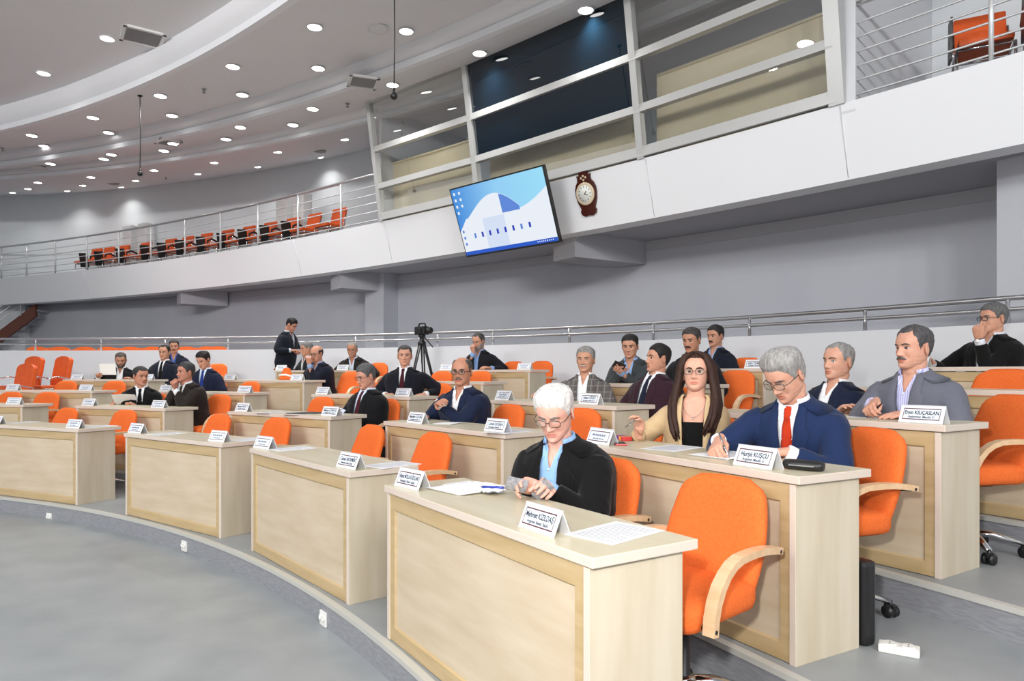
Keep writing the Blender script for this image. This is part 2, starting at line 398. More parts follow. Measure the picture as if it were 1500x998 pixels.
mb = MB(); mb.lathe([(.15,0),(.155,-.012),(.13,-.016),(.128,-.008)], 28); mb.build('rim', M_['lamp_ring'], r)
mb = MB(); mb.lathe([(.127,-.003),(.12,-.008),(.001,-.009)], 24); mb.build('grille', M_['ceiling'], r)
for px, py, ring, lab in ((299,131,1,'small dark sprinkler head in the first ceiling band, right one'), (4,217,1,'small sprinkler head at the far left edge of the first ceiling band'), (71,245,2,'small sprinkler head in the second ceiling band, far left'), (509,152,2,'small dark sprinkler head beside the top corner of the booth'), (243,259,3,'small sprinkler head low on the outermost ceiling band')):
    p = ceil_hit(px, py, ring); mb = MB(); mb.lathe([(.035,0),(.035,-.012),(.014,-.02),(.014,-.05),(.03,-.055),(.03,-.062),(.004,-.064)], 12)
    tag(mb.build('sprinkler', M_['vent'], None, p), lab, 'sprinkler', 'ceiling sprinklers')
for px, py, ring, lab in ((166,268,3,'thin grey slot vent on the outermost ceiling band, left one'), (468,220,3,'thin grey slot vent on the outermost ceiling band, right one'), (56,245,2,'pale round smoke detector on the second ceiling band')):
    p = ceil_hit(px, py, ring); mb = MB(); mb.lathe([(.15,0),(.15,-.03),(.10,-.045),(.002,-.047)], 18)
    tag(mb.build('ceiling_detector', M_['vent' if ring == 3 else 'lamp_ring'], None, p), lab, 'detector')
for (px, y0, y1, ring, lab) in ((205, 140, 252, 1, 'black hanging microphone on a thin cable, left one'), (577, -40, 137, 1, 'black hanging microphone on a thin cable beside the booth')):
    p = ceil_hit(px, y0, ring); zb = EYE+(YH-y1)/FPX*p.y
    r = empty('hanging_microphone', p, 0, lab, 'microphone', 'microphones hanging from the ceiling')
    mb = MB(); mb.tube([(0,0,0),(.01,0,(zb-p.z)*.5),(0,0,zb-p.z)], .007, 6); mb.lathe([(.04,0),(.04,-.012),(.01,-.03)], 12); mb.build('cable', M_['black'], r)
    mb = MB(); mb.ball((0,0,zb-p.z-.03), .045, 14); mb.tube([(0,0,zb-p.z+.06),(0,0,zb-p.z-.01)], .016, 8); mb.build('capsule', M_['black'], r)
# ---------------------------------------------------------------- control booth
BR = FR-FLEAN+.02; ZT = 6.40; TILT = .15
def bpt(px, z, off=0):                                     # point on the booth's leaning front
    p = hitc(px, FC, BR); d = (p-FC).normalized(); q = p-d*(TILT*(z-ZU))+d*off; return v3(q, z)
MULL = [560.5, 702, 941, 1228]; ZR = [ZU+.085, 4.87, 5.52, ZT-.04]
booth = empty('control_booth', bpt(700, ZU), 0, 'glazed control booth with pale metal frame leaning out over the white balcony front', 'booth')
bo = booth.location
def bar(mb, a, b, w, dep, off=0):                          # box bar between two points, w across in the wall plane
    t = (b-a).normalized(); m = (a+b)/2; d = Vector((m.x-FC.x, m.y-FC.y, 0)).normalized(); d = (d-t*d.dot(t)).normalized(); n = t.cross(d)
    rings = [[p-n*w/2-d*dep/2, p+n*w/2-d*dep/2, p+n*w/2+d*dep/2, p-n*w/2+d*dep/2] for p in (a, b)]
    mb.loft([[q-bo for q in r] for r in rings], 0, False)
mb = MB()
for px, w in zip(MULL, (.09, .10, .10, .16)): bar(mb, bpt(px, ZU), bpt(px, ZT+.05), w, .10)
for z, w in zip(ZR, (.13, .10, .10, .09)):
    for a, b in zip(MULL[:-1], MULL[1:]): bar(mb, bpt(a, z), bpt(b, z), w, .09)
mb.build('frame', M_['alu'], booth)
for c in range(3):
    for r in range(3):
        q = [bpt(MULL[c], ZR[r]), bpt(MULL[c+1], ZR[r]), bpt(MULL[c+1], ZR[r+1]), bpt(MULL[c], ZR[r+1])]
        d = (q[0].xy-FC).normalized(); d = Vector((d.x, d.y, 0))
        mb = MB(); mb.add([p-bo-d*.004 for p in q]+[p-bo+d*.004 for p in q], [(3,2,1,0),(4,5,6,7),(0,1,5,4),(1,2,6,5),(2,3,7,6),(3,0,4,7)])
        op = (c == 1 and r > 0)
        o = mb.build('pane', M_['dark_blue' if op else 'glass'], booth)
        if op: o['label'] = 'opaque dark blue pane'
# inside: cream counter front, partition, inner ceiling, door
for px0, px1, zt in ((574, 694, 5.40), (718, 934, 5.40), (962, 1216, 5.42)):
    mb = MB(); mb.loft([[Vector((*hitc(px, FC, BR+.34), ZU)), Vector((*hitc(px, FC, BR+.38), ZU)), Vector((*hitc(px, FC, BR+.38), zt)), Vector((*hitc(px, FC, BR+.34), zt))] for px in (px0, (px0+px1)/2, px1)], 0, False)
    mb.loft([[Vector((*hitc(px, FC, BR+.31), zt)), Vector((*hitc(px, FC, BR+.62), zt)), Vector((*hitc(px, FC, BR+.62), zt+.03)), Vector((*hitc(px, FC, BR+.31), zt+.03))] for px in (px0, (px0+px1)/2, px1)], 0, False)
    wh = {574: 'left', 718: 'middle', 962: 'right'}[px0]
    tag(mb.build('booth_counter', M_['booth_wood']), 'cream wooden counter behind the %s bay of the booth glass' % wh, 'counter', 'counters in the control booth')
mb = MB(); mb.loft([[Vector((*hitc(px, FC, BR+.06), ZT+.03)), Vector((*(hitc(px, FC, BR)+Vector(((px-750)/FPX, 1)).normalized()*3.2), ZT+.03))] for px in (552, 700, 850, 1000, 1240)], 0, False, False, False)
struct(mb.build('ceiling_booth', M_['ceiling']))
def side_wall(px, name, th, dep=3.0, z1=ZT+.4, r=0):
    a = hitc(px, FC, BR+r); d = (a-FC).normalized(); b = a+d*dep; n = Vector((-d.y, d.x))*th/2
    mb = MB(); mb.prism([tuple(a-n), tuple(b-n), tuple(b+n), tuple(a+n)], ZU-.1, z1); struct(mb.build(name, M_['white_paint']))
side_wall(1243, 'wall_booth_right', .14, 2.6); side_wall(557, 'wall_booth_left', .06, 2.6, ZT, .04)
# lintel closing the gap between booth and ceiling
mb = MB()
for a, b in zip(MULL[:-1], MULL[1:]):
    q0, q1 = bpt(a, ZT), bpt(b, ZT); d = (q0.xy-FC).normalized()*.06
    mb.loft([[v3(q.xy-d, ZT), v3(q.xy+d, ZT), v3(q.xy+d, ZT+.5), v3(q.xy-d, ZT+.5)] for q in (q0, q1)], 0, False)
struct(mb.build('lintel_booth', M_['ceiling']))
LBOOTH_FILL = LDATA.copy(); LBOOTH_FILL.energy = 80; LBOOTH_FILL.spread = radians(170)  # fill lamps added inside the booth to brighten its counters
for px, w_ in ((630, 'left'), (825, 'middle'), (1030, 'right'), (1150, 'far right')):
    p = hitc(px, FC, BR+.16); dup(lampm, (p.x, p.y, ZT+.03), 0, 'added round fill lamp inside the control booth, %s part' % w_)
    lo = bpy.data.objects.new('downlight_beam', LBOOTH_FILL); COL.objects.link(lo); lo.location = (p.x, p.y, ZT)  # light of the added booth fill lamp
# door on the back wall seen through the glass
dc = hitc(1180, WC, WR-.03); da = atan2(dc.y-WC.y, dc.x-WC.x)+pi/2
door = empty('door_1', v3(dc, ZU), da); door['kind'] = 'structure'
mb = MB(); mb.box((-.52,-.03,0),(-.44,.03,2.1)); mb.box((.44,-.03,0),(.52,.03,2.1)); mb.box((-.52,-.03,2.02),(.52,.03,2.12)); mb.build('door_frame', M_['vent'], door)
mb = MB(); mb.box((-.44,-.015,.01),(.44,.03,2.02)); mb.build('door_leaf', M_['door'], door)

# ---------------------------------------------------------------- television on the fascia
BL = bp(683, 377.5, 0) if False else None
t0 = 11.15; BLp = Vector(((683.5-750)/FPX*t0, t0, EYE+(YH-377.5)/FPX*t0))
ux = Vector((.735, -.677, 0)); nrm = Vector((-.677, -.735, 0)); TVW, TVH = 1.915, 1.085
tl = radians(20.5); upv = Vector((nrm.x*sin(tl), nrm.y*sin(tl), cos(tl))); out = ux.cross(upv).normalized()
TM = Matrix(((ux.x, upv.x, out.x, BLp.x), (ux.y, upv.y, out.y, BLp.y), (ux.z, upv.z, out.z, BLp.z), (0,0,0,1)))
tv = empty('television', (0,0,0), 0, 'large flat television tilted down in front of the white balcony, showing a blue desktop', 'television'); tv.matrix_world = TM
mb = MB(); mb.box((0,0,-.06),(TVW,TVH,0), bev=.008); mb.box((.4,.25,-.09),(TVW-.4,TVH-.25,-.055)); mb.build('casing', M_['black'], tv)
def emis(name, col, s=1.0):
    m = mat(name, (0,0,0), .3); b = m.node_tree.nodes['Principled BSDF']
    b.inputs['Emission Color'].default_value = (*col, 1); b.inputs['Emission Strength'].default_value = s; return m
sx0, sy0, sx1, sy1 = .022, .03, TVW-.022, TVH-.022; SW, SH = sx1-sx0, sy1-sy0
def S2(u, v, z=.002): return (sx0+u*SW, sy0+v*SH, z)
scr_m = emis('screen_sky_blue', srgb(120,196,245), 1.0); nt = scr_m.node_tree; bs = nt.nodes['Principled BSDF']
tc = nt.nodes.new('ShaderNodeTexCoord'); sp = nt.nodes.new('ShaderNodeSeparateXYZ'); rp = nt.nodes.new('ShaderNodeValToRGB')
nt.links.new(tc.outputs['Object'], sp.inputs[0]); mr = nt.nodes.new('ShaderNodeMapRange'); mr.inputs[2].default_value = TVW
nt.links.new(sp.outputs['X'], mr.inputs[0]); nt.links.new(mr.outputs[0], rp.inputs[0]); nt.links.new(rp.outputs[0], bs.inputs['Emission Color'])
e = rp.color_ramp.elements; e[0].position = 0; e[0].color = (*srgb(60,140,225), 1); e[1].position = 1; e[1].color = (*srgb(160,228,255), 1)
e = rp.color_ramp.elements.new(.5); e.color = (*srgb(150,212,252), 1)
mb = MB(); mb.add([S2(0,0), S2(1,0), S2(1,1), S2(0,1)], [(0,1,2,3)]); scr = mb.build('screen', scr_m, tv)
white = emis('screen_white', srgb(240,246,255), 1.0); blue2 = emis('screen_mid_blue', srgb(96,140,222), 1.0); bar_b = emis('screen_taskbar_blue', srgb(36,92,205), 1.0); navy = emis('screen_icon_blue', srgb(40,70,190), 1.0); ice = emis('screen_pale_band', srgb(218,230,251), 1.0)
# white swoosh: lower field whose upper edge dips then climbs to the right
N = 40
lowf = []
for i in range(N+1):
    u = i/N
    if u < .62: v = .60-.36*((.62-u)/.62)**0+0
    lowf.append((u, 0))
top = []
for i in range(N+1):
    u = i/N; v = .53+.0*u
    v = .53+.12*max(0, (u-.60)/.40)**1.6*1.9+(.02*sin(u*6)) - .16*max(0, (.10-u)/.10)
    top.append((u, min(v, .98)))
mb = MB(); mb.add([S2(u, .05, .003) for u, v in top]+[S2(u, v, .003) for u, v in top], [(i, i+1, N+2+i, N+1+i) for i in range(N)]); mb.build('white_field', white, scr)
mb = MB(); arch = []
for i in range(N+1):
    u = .08+.62*i/N; s = i/N; v = .50+.32*sin(pi*min(1, s*.93)**1.15) if True else 0
    arch.append((u, v))
mb.add([S2(u, .50, .004) for u, v in arch]+[S2(u, max(v, .5), .004) for u, v in arch], [(i, i+1, N+2+i, N+1+i) for i in range(N)]); mb.build('white_arch', white, scr)
mb = MB(); sub = [(u, v) for u, v in arch if u > .50]; k = len(sub)
mb.add([S2(u, .52, .005) for u, v in sub]+[S2(u, max(v-.005, .5), .005) for u, v in sub], [(i, i+1, k+1+i, k+i) for i in range(k-1)]); mb.build('blue_arch', blue2, scr)
mb = MB(); mb.add([S2(.28,.05,.0045), S2(.52,.05,.0045), S2(.52,.50,.0045), S2(.28,.50,.0045)], [(0,1,2,3)]); mb.build('pale_band', ice, scr)
mb = MB(); mb.add([S2(0,0,.006), S2(1,0,.006), S2(1,.055,.006), S2(0,.055,.006)], [(0,1,2,3)]); mb.build('taskbar', bar_b, scr)
for i in range(8):
    u = .16+.086*i; mb = MB(); w_ = .011; v = .235+.012*(i/7); mb.add([S2(u-w_,v,.006), S2(u+w_,v,.006), S2(u+w_,v+.075,.006), S2(u-w_,v+.075,.006)], [(0,1,2,3)]); mb.build('icon', navy if i not in (0, 6) else blue2, scr)
for i in range(9):
    for j in range(2 if i < 3 else 1):
        u = .035+.06*j; v = .93-.095*i; mb = MB(); mb.add([S2(u-.011,v-.02,.006), S2(u+.011,v-.02,.006), S2(u+.011,v+.02,.006), S2(u-.011,v+.02,.006)], [(0,1,2,3)]); mb.build('icon', white if i < 4 else blue2, scr)
for i in range(9):
    u = .80+.019*i; mb = MB(); mb.add([S2(u,.02,.007), S2(u+.008,.02,.007), S2(u+.008,.038,.007), S2(u,.038,.007)], [(0,1,2,3)]); mb.build('icon', white, scr)
mb = MB()
for x in (.65, 1.25):
    a = TM @ Vector((x, .5, -.08)); d = Vector((.677, .735, 0))
    b = a+d*(.9 if x < 1 else .95)
    mb.tube([TM.inverted() @ a, TM.inverted() @ b], .03, 8)
mb.build('wall_bracket', M_['black'], tv)

# ---------------------------------------------------------------- wall clock on the fascia
cp = hitc(862, FC, FR-.10); cd = (cp-FC).normalized(); cz = EYE+(YH-281)/FPX*cp.y
up = Vector((-cd.x*FLEAN/(ZU-ZL), -cd.y*FLEAN/(ZU-ZL), 1)).normalized(); cx = Vector((-cd.y, cd.x, 0))*-1; cn = cx.cross(up)
s_ = (cz-ZL)/(ZU-ZL); base = FC+cd*(FR-FLEAN*s_*.96+.005)
CM = Matrix(((cx.x, up.x, cn.x, base.x), (cx.y, up.y, cn.y, base.y), (cx.z, up.z, cn.z, cz), (0,0,0,1)))
clk = empty('wall_clock', (0,0,0), 0, 'ornate mahogany wall clock with crown top on the white balcony front', 'clock'); clk.matrix_world = CM
half = [(0,-.33),(.07,-.34),(.12,-.31),(.135,-.265),(.115,-.235),(.13,-.20),(.165,-.12),(.18,-.03),(.175,.05),(.15,.11),(.115,.15),(.11,.19),(.12,.235),(.095,.215),(.075,.235),(.07,.285),(.045,.255),(.02,.275),(.0,.32)]
poly = half+[(-x, y) for x, y in reversed(half[1:-1])]
mb = MB(); mb.prism(poly, 0, .045); mb.build('case', M_['mahogany'], clk)
brass = mat('ivory_dial_ring', srgb(222,205,176), .35, .1); dial = mat('pale_dial', srgb(226,228,222), .4)
mb = MB(); mb.lathe([(.155,.04),(.158,.062),(.145,.068),(.12,.066)], 36, M=Matrix.Translation((0,-.03,0))); mb.build('bezel', brass, clk)
mb = MB(); mb.lathe([(.122,.06),(.12,.067),(.001,.067)], 32, M=Matrix.Translation((0,-.03,0))); dl = mb.build('dial', dial, clk)
mb = MB()
for i in range(12):
    a = 2*pi*i/12; mb = MB(); mb.box((-.004,.088,.067),(.004,.108,.070), M=Matrix.Translation((0,-.03,0)) @ Matrix.Rotation(a,4,'Z')); mb.build('hour_mark', M_['ink'], dl)
for a, l in ((-1.95, .055), (-.75, .05)):
    mb = MB(); mb.box((-.004,-.012,.070),(.004,l,.073), M=Matrix.Translation((0,-.03,0)) @ Matrix.Rotation(a,4,'Z')); mb.build('hand', M_['black'], clk)
mb = MB()
for x, y in ((-.04,.19),(.04,.19),(0,.215),(0,.16)): mb.ball((x,y,.048), .018, 8, sc=(1,1,.5))
mb.build('gilt_ornament', brass, clk)

# ---------------------------------------------------------------- balcony railings
def railing(pxs, posts, label, npipe=5, h=.93):
    R = FR-FLEAN+.05; p0 = hitc(posts[len(posts)//2], FC, R); r = empty('balcony_railing', v3(p0, ZU), 0, label, 'railing', 'steel railings on the balcony'); o0 = r.location
    n = 40; pts = [hitc(pxs[0]+(pxs[1]-pxs[0])*i/n, FC, R) for i in range(n+1)]
    mb = MB(); mb.tube([v3(p, ZU+h)-o0 for p in pts], .026, 10); mb.build('handrail', M_['steel'], r)
    for k in range(npipe):
        mb = MB(); mb.tube([v3(p, ZU+.07+(h-.14)*k/(npipe-.15))-o0 for p in pts], .0105, 6); mb.build('bar', M_['railpaint'], r)
    for px in posts:
        p = hitc(px, FC, R); mb = MB(); mb.tube([v3(p, ZU-.01)-o0, v3(p, ZU+h)-o0], .022, 10); mb.build('post', M_['railpaint'], r)
railing((-260, 553), [-160,-100,-50,2,39,81,127,174,221,271,323,378,436.6,499.6], 'long steel balcony railing with horizontal bars, left of the booth')
railing((1250, 2100), [1250,1452,1720,2050], 'steel balcony railing with white posts, right of the booth', 6, 1.0)
# stair landing rail seen through the left railing
def rail_thing(name, label, segs, r=.02, m='steel'):
    o0 = Vector(segs[0][0]); e = empty(name, o0, 0, label, 'railing')
    for a, b, rr, nm in segs:
        mb = MB(); mb.tube([Vector(a)-o0, Vector(b)-o0], rr, 8); mb.build(nm, M_[m], e)
q = lambda px, dy, z: v3(hitc(px, FC, FR+1.3+dy), z)
A, B = q(-60, 0, ZU+.95), q(72, .35, ZU+.85); Cc = q(36, .6, ZU+.06)
rail_thing('stair_railing', 'stair opening railing on the balcony, seen through the far left railing', [(A, B, .022, 'handrail'), (B, Cc, .022, 'handrail')]+
  [(q(px, .35, ZU), q(px, .35, ZU+.8), .02, 'post') for px in (54, 58)]+[(q(-60, 0, ZU+.1+.2*k), q(66, .35, ZU+.05+.18*k), .008, 'bar') for k in range(4)])
# flight of stairs under the balcony at far left
sa, sb = bp(52, 447, ZL), None
t_ = sa.y; sb = Vector(((-60-750)/FPX*t_, t_, EYE+(YH-530)/FPX*t_))
st = empty('staircase', (0,0,0), 0, 'staircase with red brown stringer descending under the balcony at far left', 'stairs')
d = (sb-sa).normalized(); nn = Vector((d.z, 0, -d.x))
mb = MB(); mb.loft([[p+Vector((0,0,.04)), p+Vector((0,.1,.04)), p+Vector((0,.1,-.34)), p+Vector((0,0,-.34))] for p in (sa, sa+(sb-sa)*1.6)], 0, False); mb.build('stringer', M_['stair'], st)
L = (sb-sa)*1.6
mb = MB()
for i in range(14):
    p = sa+L*(i/14); mb.box((p.x-.30, p.y+.05, p.z-.18), (p.x+.02, p.y+1.2, p.z-.14))
mb.build('tread', M_['soffit'], st)
for k in (.25, .45, .65, .85):
    mb = MB(); mb.tube([sa+Vector((-.15,.0,k)), sa+L+Vector((0,0,k))], .012 if k < .8 else .025, 8); mb.build('bar' if k < .8 else 'handrail', M_['steel'], st)
for i in range(5):
    p = sa+L*((i+.6)/5); mb = MB(); mb.tube([p, p+Vector((0,0,.85))], .018, 8); mb.build('post', M_['railpaint'], st)

# ---------------------------------------------------------------- balcony seats with writing tablets (seat faces +y)
def tablet_chair(tablet=True):
    r = empty('tablet_chair', (0,0,0), 0, 'x', 'chair', 'orange chairs on the balcony')
    mb = MB(); mb.box((-.23,-.20,.42),(.23,.25,.49), bev=.02); mb.build('seat', M_['leather'], r)
    T = Matrix.Translation((0,-.20,.47)) @ Matrix.Rotation(radians(12),4,'X')
    mb = MB(); mb.box((-.23,-.05,0),(.23,.01,.46), M=T, bev=.02); mb.build('backrest', M_['leather'], r)
    mb = MB()
    for s in (-1, 1):
        mb.tube([(s*.24,.22,0),(s*.24,.20,.40),(s*.24,-.16,.42),(s*.24,-.24,0)], .013, 8)
        mb.tube([(s*.24,-.19,.42),(s*.24,-.27,.75)], .012, 8)
    mb.tube([(-.24,.2,.4),(.24,.2,.4)], .012, 8); mb.tube([(-.24,-.18,.4),(.24,-.18,.4)], .012, 8); mb.build('frame', M_['chrome'], r)
    if tablet:
        mb = MB(); mb.tube([(.26,-.2,.60),(.27,-.02,.66),(.27,.10,.60),(.27,.12,.44)], .018, 8, flat=(1,1.5)); mb.build('armrest', M_['black'], r)
        T = Matrix.Translation((.30,.24,.28)) @ Matrix.Rotation(radians(-8),4,'X')
        mb = MB(); mb.box((-.012,-.13,0),(.012,.13,.40), M=T, bev=.01); mb.build('writing_tablet', M_['black'], r)
    return r
BCH = [(128,0),(146,1),(168,1),(200,1),(236,1),(261,1),(288,1),(319,1),(350,1),(381,1),(414,1),(446,1),(482,0)]
protoT = tablet_chair(True); protoN = tablet_chair(False); usedT = usedN = False
BN = 'far left,second,third,fourth,fifth,sixth,seventh,eighth,ninth,tenth,eleventh,twelfth,last'.split(',')
for i, (px, tb) in enumerate(BCH):
    p = hitc(px, FC, FR+.85); d = (FC-p).normalized(); rz = atan2(d.y, d.x)-pi/2+radians(0)
    lab = 'orange chair %son the balcony left of the booth, %s' % ('with black tablet ' if tb else '', 'the last one before the booth' if i == 12 else 'first at the left end' if i == 0 else '%s from the left' % BN[i])
    if tb and not usedT: o = protoT; usedT = True; o.location = v3(p, ZU); o.rotation_euler.z = rz; o['label'] = lab
    elif not tb and not usedN: o = protoN; usedN = True; o.location = v3(p, ZU); o.rotation_euler.z = rz; o['label'] = lab
    else: dup(protoT if tb else protoN, v3(p, ZU), rz, lab)
for px, lab in ((1440, 'orange chair with black tablet behind the upper right balcony railing'), (1552, 'orange chair at the right frame edge behind the balcony railing, partly cut off')):
    p = hitc(px, FC, FR+.62); d = (FC-p).normalized(); dup(protoT, v3(p, ZU), atan2(d.y, d.x)-pi/2+radians(22), lab)
# white floor-standing air conditioners against the upper wall
for i, px in enumerate((192, 214, 418, 443)):
    p = hitc(px, FC, FR+1.45); d = (FC-p).normalized(); rz = atan2(d.y, d.x)-pi/2
    r = empty('air_conditioner', v3(p, ZU), rz, 'white floor-standing air conditioner cabinet behind the balcony chairs, %s' % ORD[i], 'air conditioner', 'white cabinets on the balcony')
    mb = MB(); mb.box((-.2,-.14,.06),(.2,.14,1.55), bev=.03); mb.build('cabinet', M_['lamp_ring'], r)
    mb = MB(); mb.box((-.18,-.12,0),(.18,.12,.07)); mb.build('base', M_['vent'], r)
    mb = MB()
    for k in range(6): mb.box((-.15,.138,1.25+.035*k),(.15,.15,1.265+.035*k))
    mb.build('louvre', M_['lamp_ring'], r)
# ---------------------------------------------------------------- desks
ROWN = ['front row', 'second row', 'third row', 'fourth row', 'back row']
COLN = ['rightmost', 'second from the right', 'middle', 'second from the left', 'leftmost']
def dframe(k, c):                                          # matrix of a desk: x to the right along the front, y to the back
    an, da = DPOSE.get((k, c), (COLS[c], 0)); p = polC(rowR(k), an, RISE*k)
    return Matrix.Translation(p) @ Matrix.Rotation(radians(an+da)-pi/2, 4, 'Z')
DPOSE = {(1,0): (29.13,3.38), (1,1): (40.75,-1.3), (1,2): (52.05,1.6), (1,3): (65.2,-1.0), (2,0): (29.74,-.5), (2,1): (40.67,-1.1), (2,2): (52.66,2.6), (2,3): (66.05,-1.4), (3,0): (30.12,2.8), (3,1): (40.6,-2.6), (3,2): (53.1,1.3), (5,2): (53.16,1.1)}
def drot(k, c): an, da = DPOSE.get((k, c), (COLS[c], 0)); return radians(an+da)
def make_desk():
    r = empty('council_desk', (0,0,0), 0, 'x', 'desk', 'two-seat council desks in curved rows')
    hl, so, zt = DESK_L/2, .022, DESK_H-.034
    mb = MB(); mb.box((-hl,0,zt),(hl,DESK_W,DESK_H), bev=.004); o = mb.build('worktop', [M_['maple_top'], M_['edge']], r)
    for f in o.data.polygons:
        if abs(f.normal.z) < .5: f.material_index = 1
    for s in (-1, 1):
        x0 = s*(hl-so); x1 = s*(hl-so-.03)
        mb = MB(); mb.box((min(x0,x1),.006,0),(max(x0,x1),DESK_W-.05,zt-.004), bev=.002); o = mb.build('side_panel', [M_['maple_v'], M_['edge']], r)
        for f in o.data.polygons:
            if f.normal.y < -.5: f.material_index = 1
    xa = hl-so-.031; y0 = .012
    t, sd, b = .075, .048, .07
    mb = MB()                                              # oak surround with a chamfered inner edge
    o_ = [(-xa,y0,.004),(xa,y0,.004),(xa,y0,zt-.004),(-xa,y0,zt-.004)]
    i_ = [(-xa+sd,y0,b),(xa-sd,y0,b),(xa-sd,y0,zt-t),(-xa+sd,y0,zt-t)]
    j_ = [(-xa+sd+.008,y0+.008,b+.008),(xa-sd-.008,y0+.008,b+.008),(xa-sd-.008,y0+.008,zt-t-.008),(-xa+sd+.008,y0+.008,zt-t-.008)]
    bk = [(x,y0+.02,z) for x,_,z in o_]
    mb.add(o_+i_+j_+bk, [(i,(i+1)%4,4+(i+1)%4,4+i) for i in range(4)]+[(4+i,4+(i+1)%4,8+(i+1)%4,8+i) for i in range(4)]+[((i+1)%4,i,12+i,12+(i+1)%4) for i in range(4)]+[(15,14,13,12)])
    mb.build('front_frame', M_['oak'], r)
    mb = MB(); mb.add(j_, [(0,1,2,3)]); mb.box((-xa+sd+.008,y0+.0085,b+.008),(xa-sd-.008,y0+.018,zt-t-.008)); mb.build('front_panel', M_['maple'], r)
    return r
desk0 = make_desk()
DESKS = [(k, c) for k in range(1, 6) for c in range(5)]
for n, (k, c) in enumerate(DESKS):
    M = dframe(k, c); lab = 'maple council desk with tan framed front, %s of the %s' % (COLN[c]+(' desk' if c in (0,2,4) else ' desk'), ROWN[k-1])
    lab = 'maple desk with tan framed front in the %s, %s' % (ROWN[k-1], ['rightmost desk','second desk from the right','middle desk','second desk from the left','leftmost desk'][c])
    rz = drot(k, c)-pi/2
    if n == 0: desk0.location = M.translation; desk0.rotation_euler.z = rz; desk0['label'] = lab
    else: dup(desk0, M.translation, rz, lab)

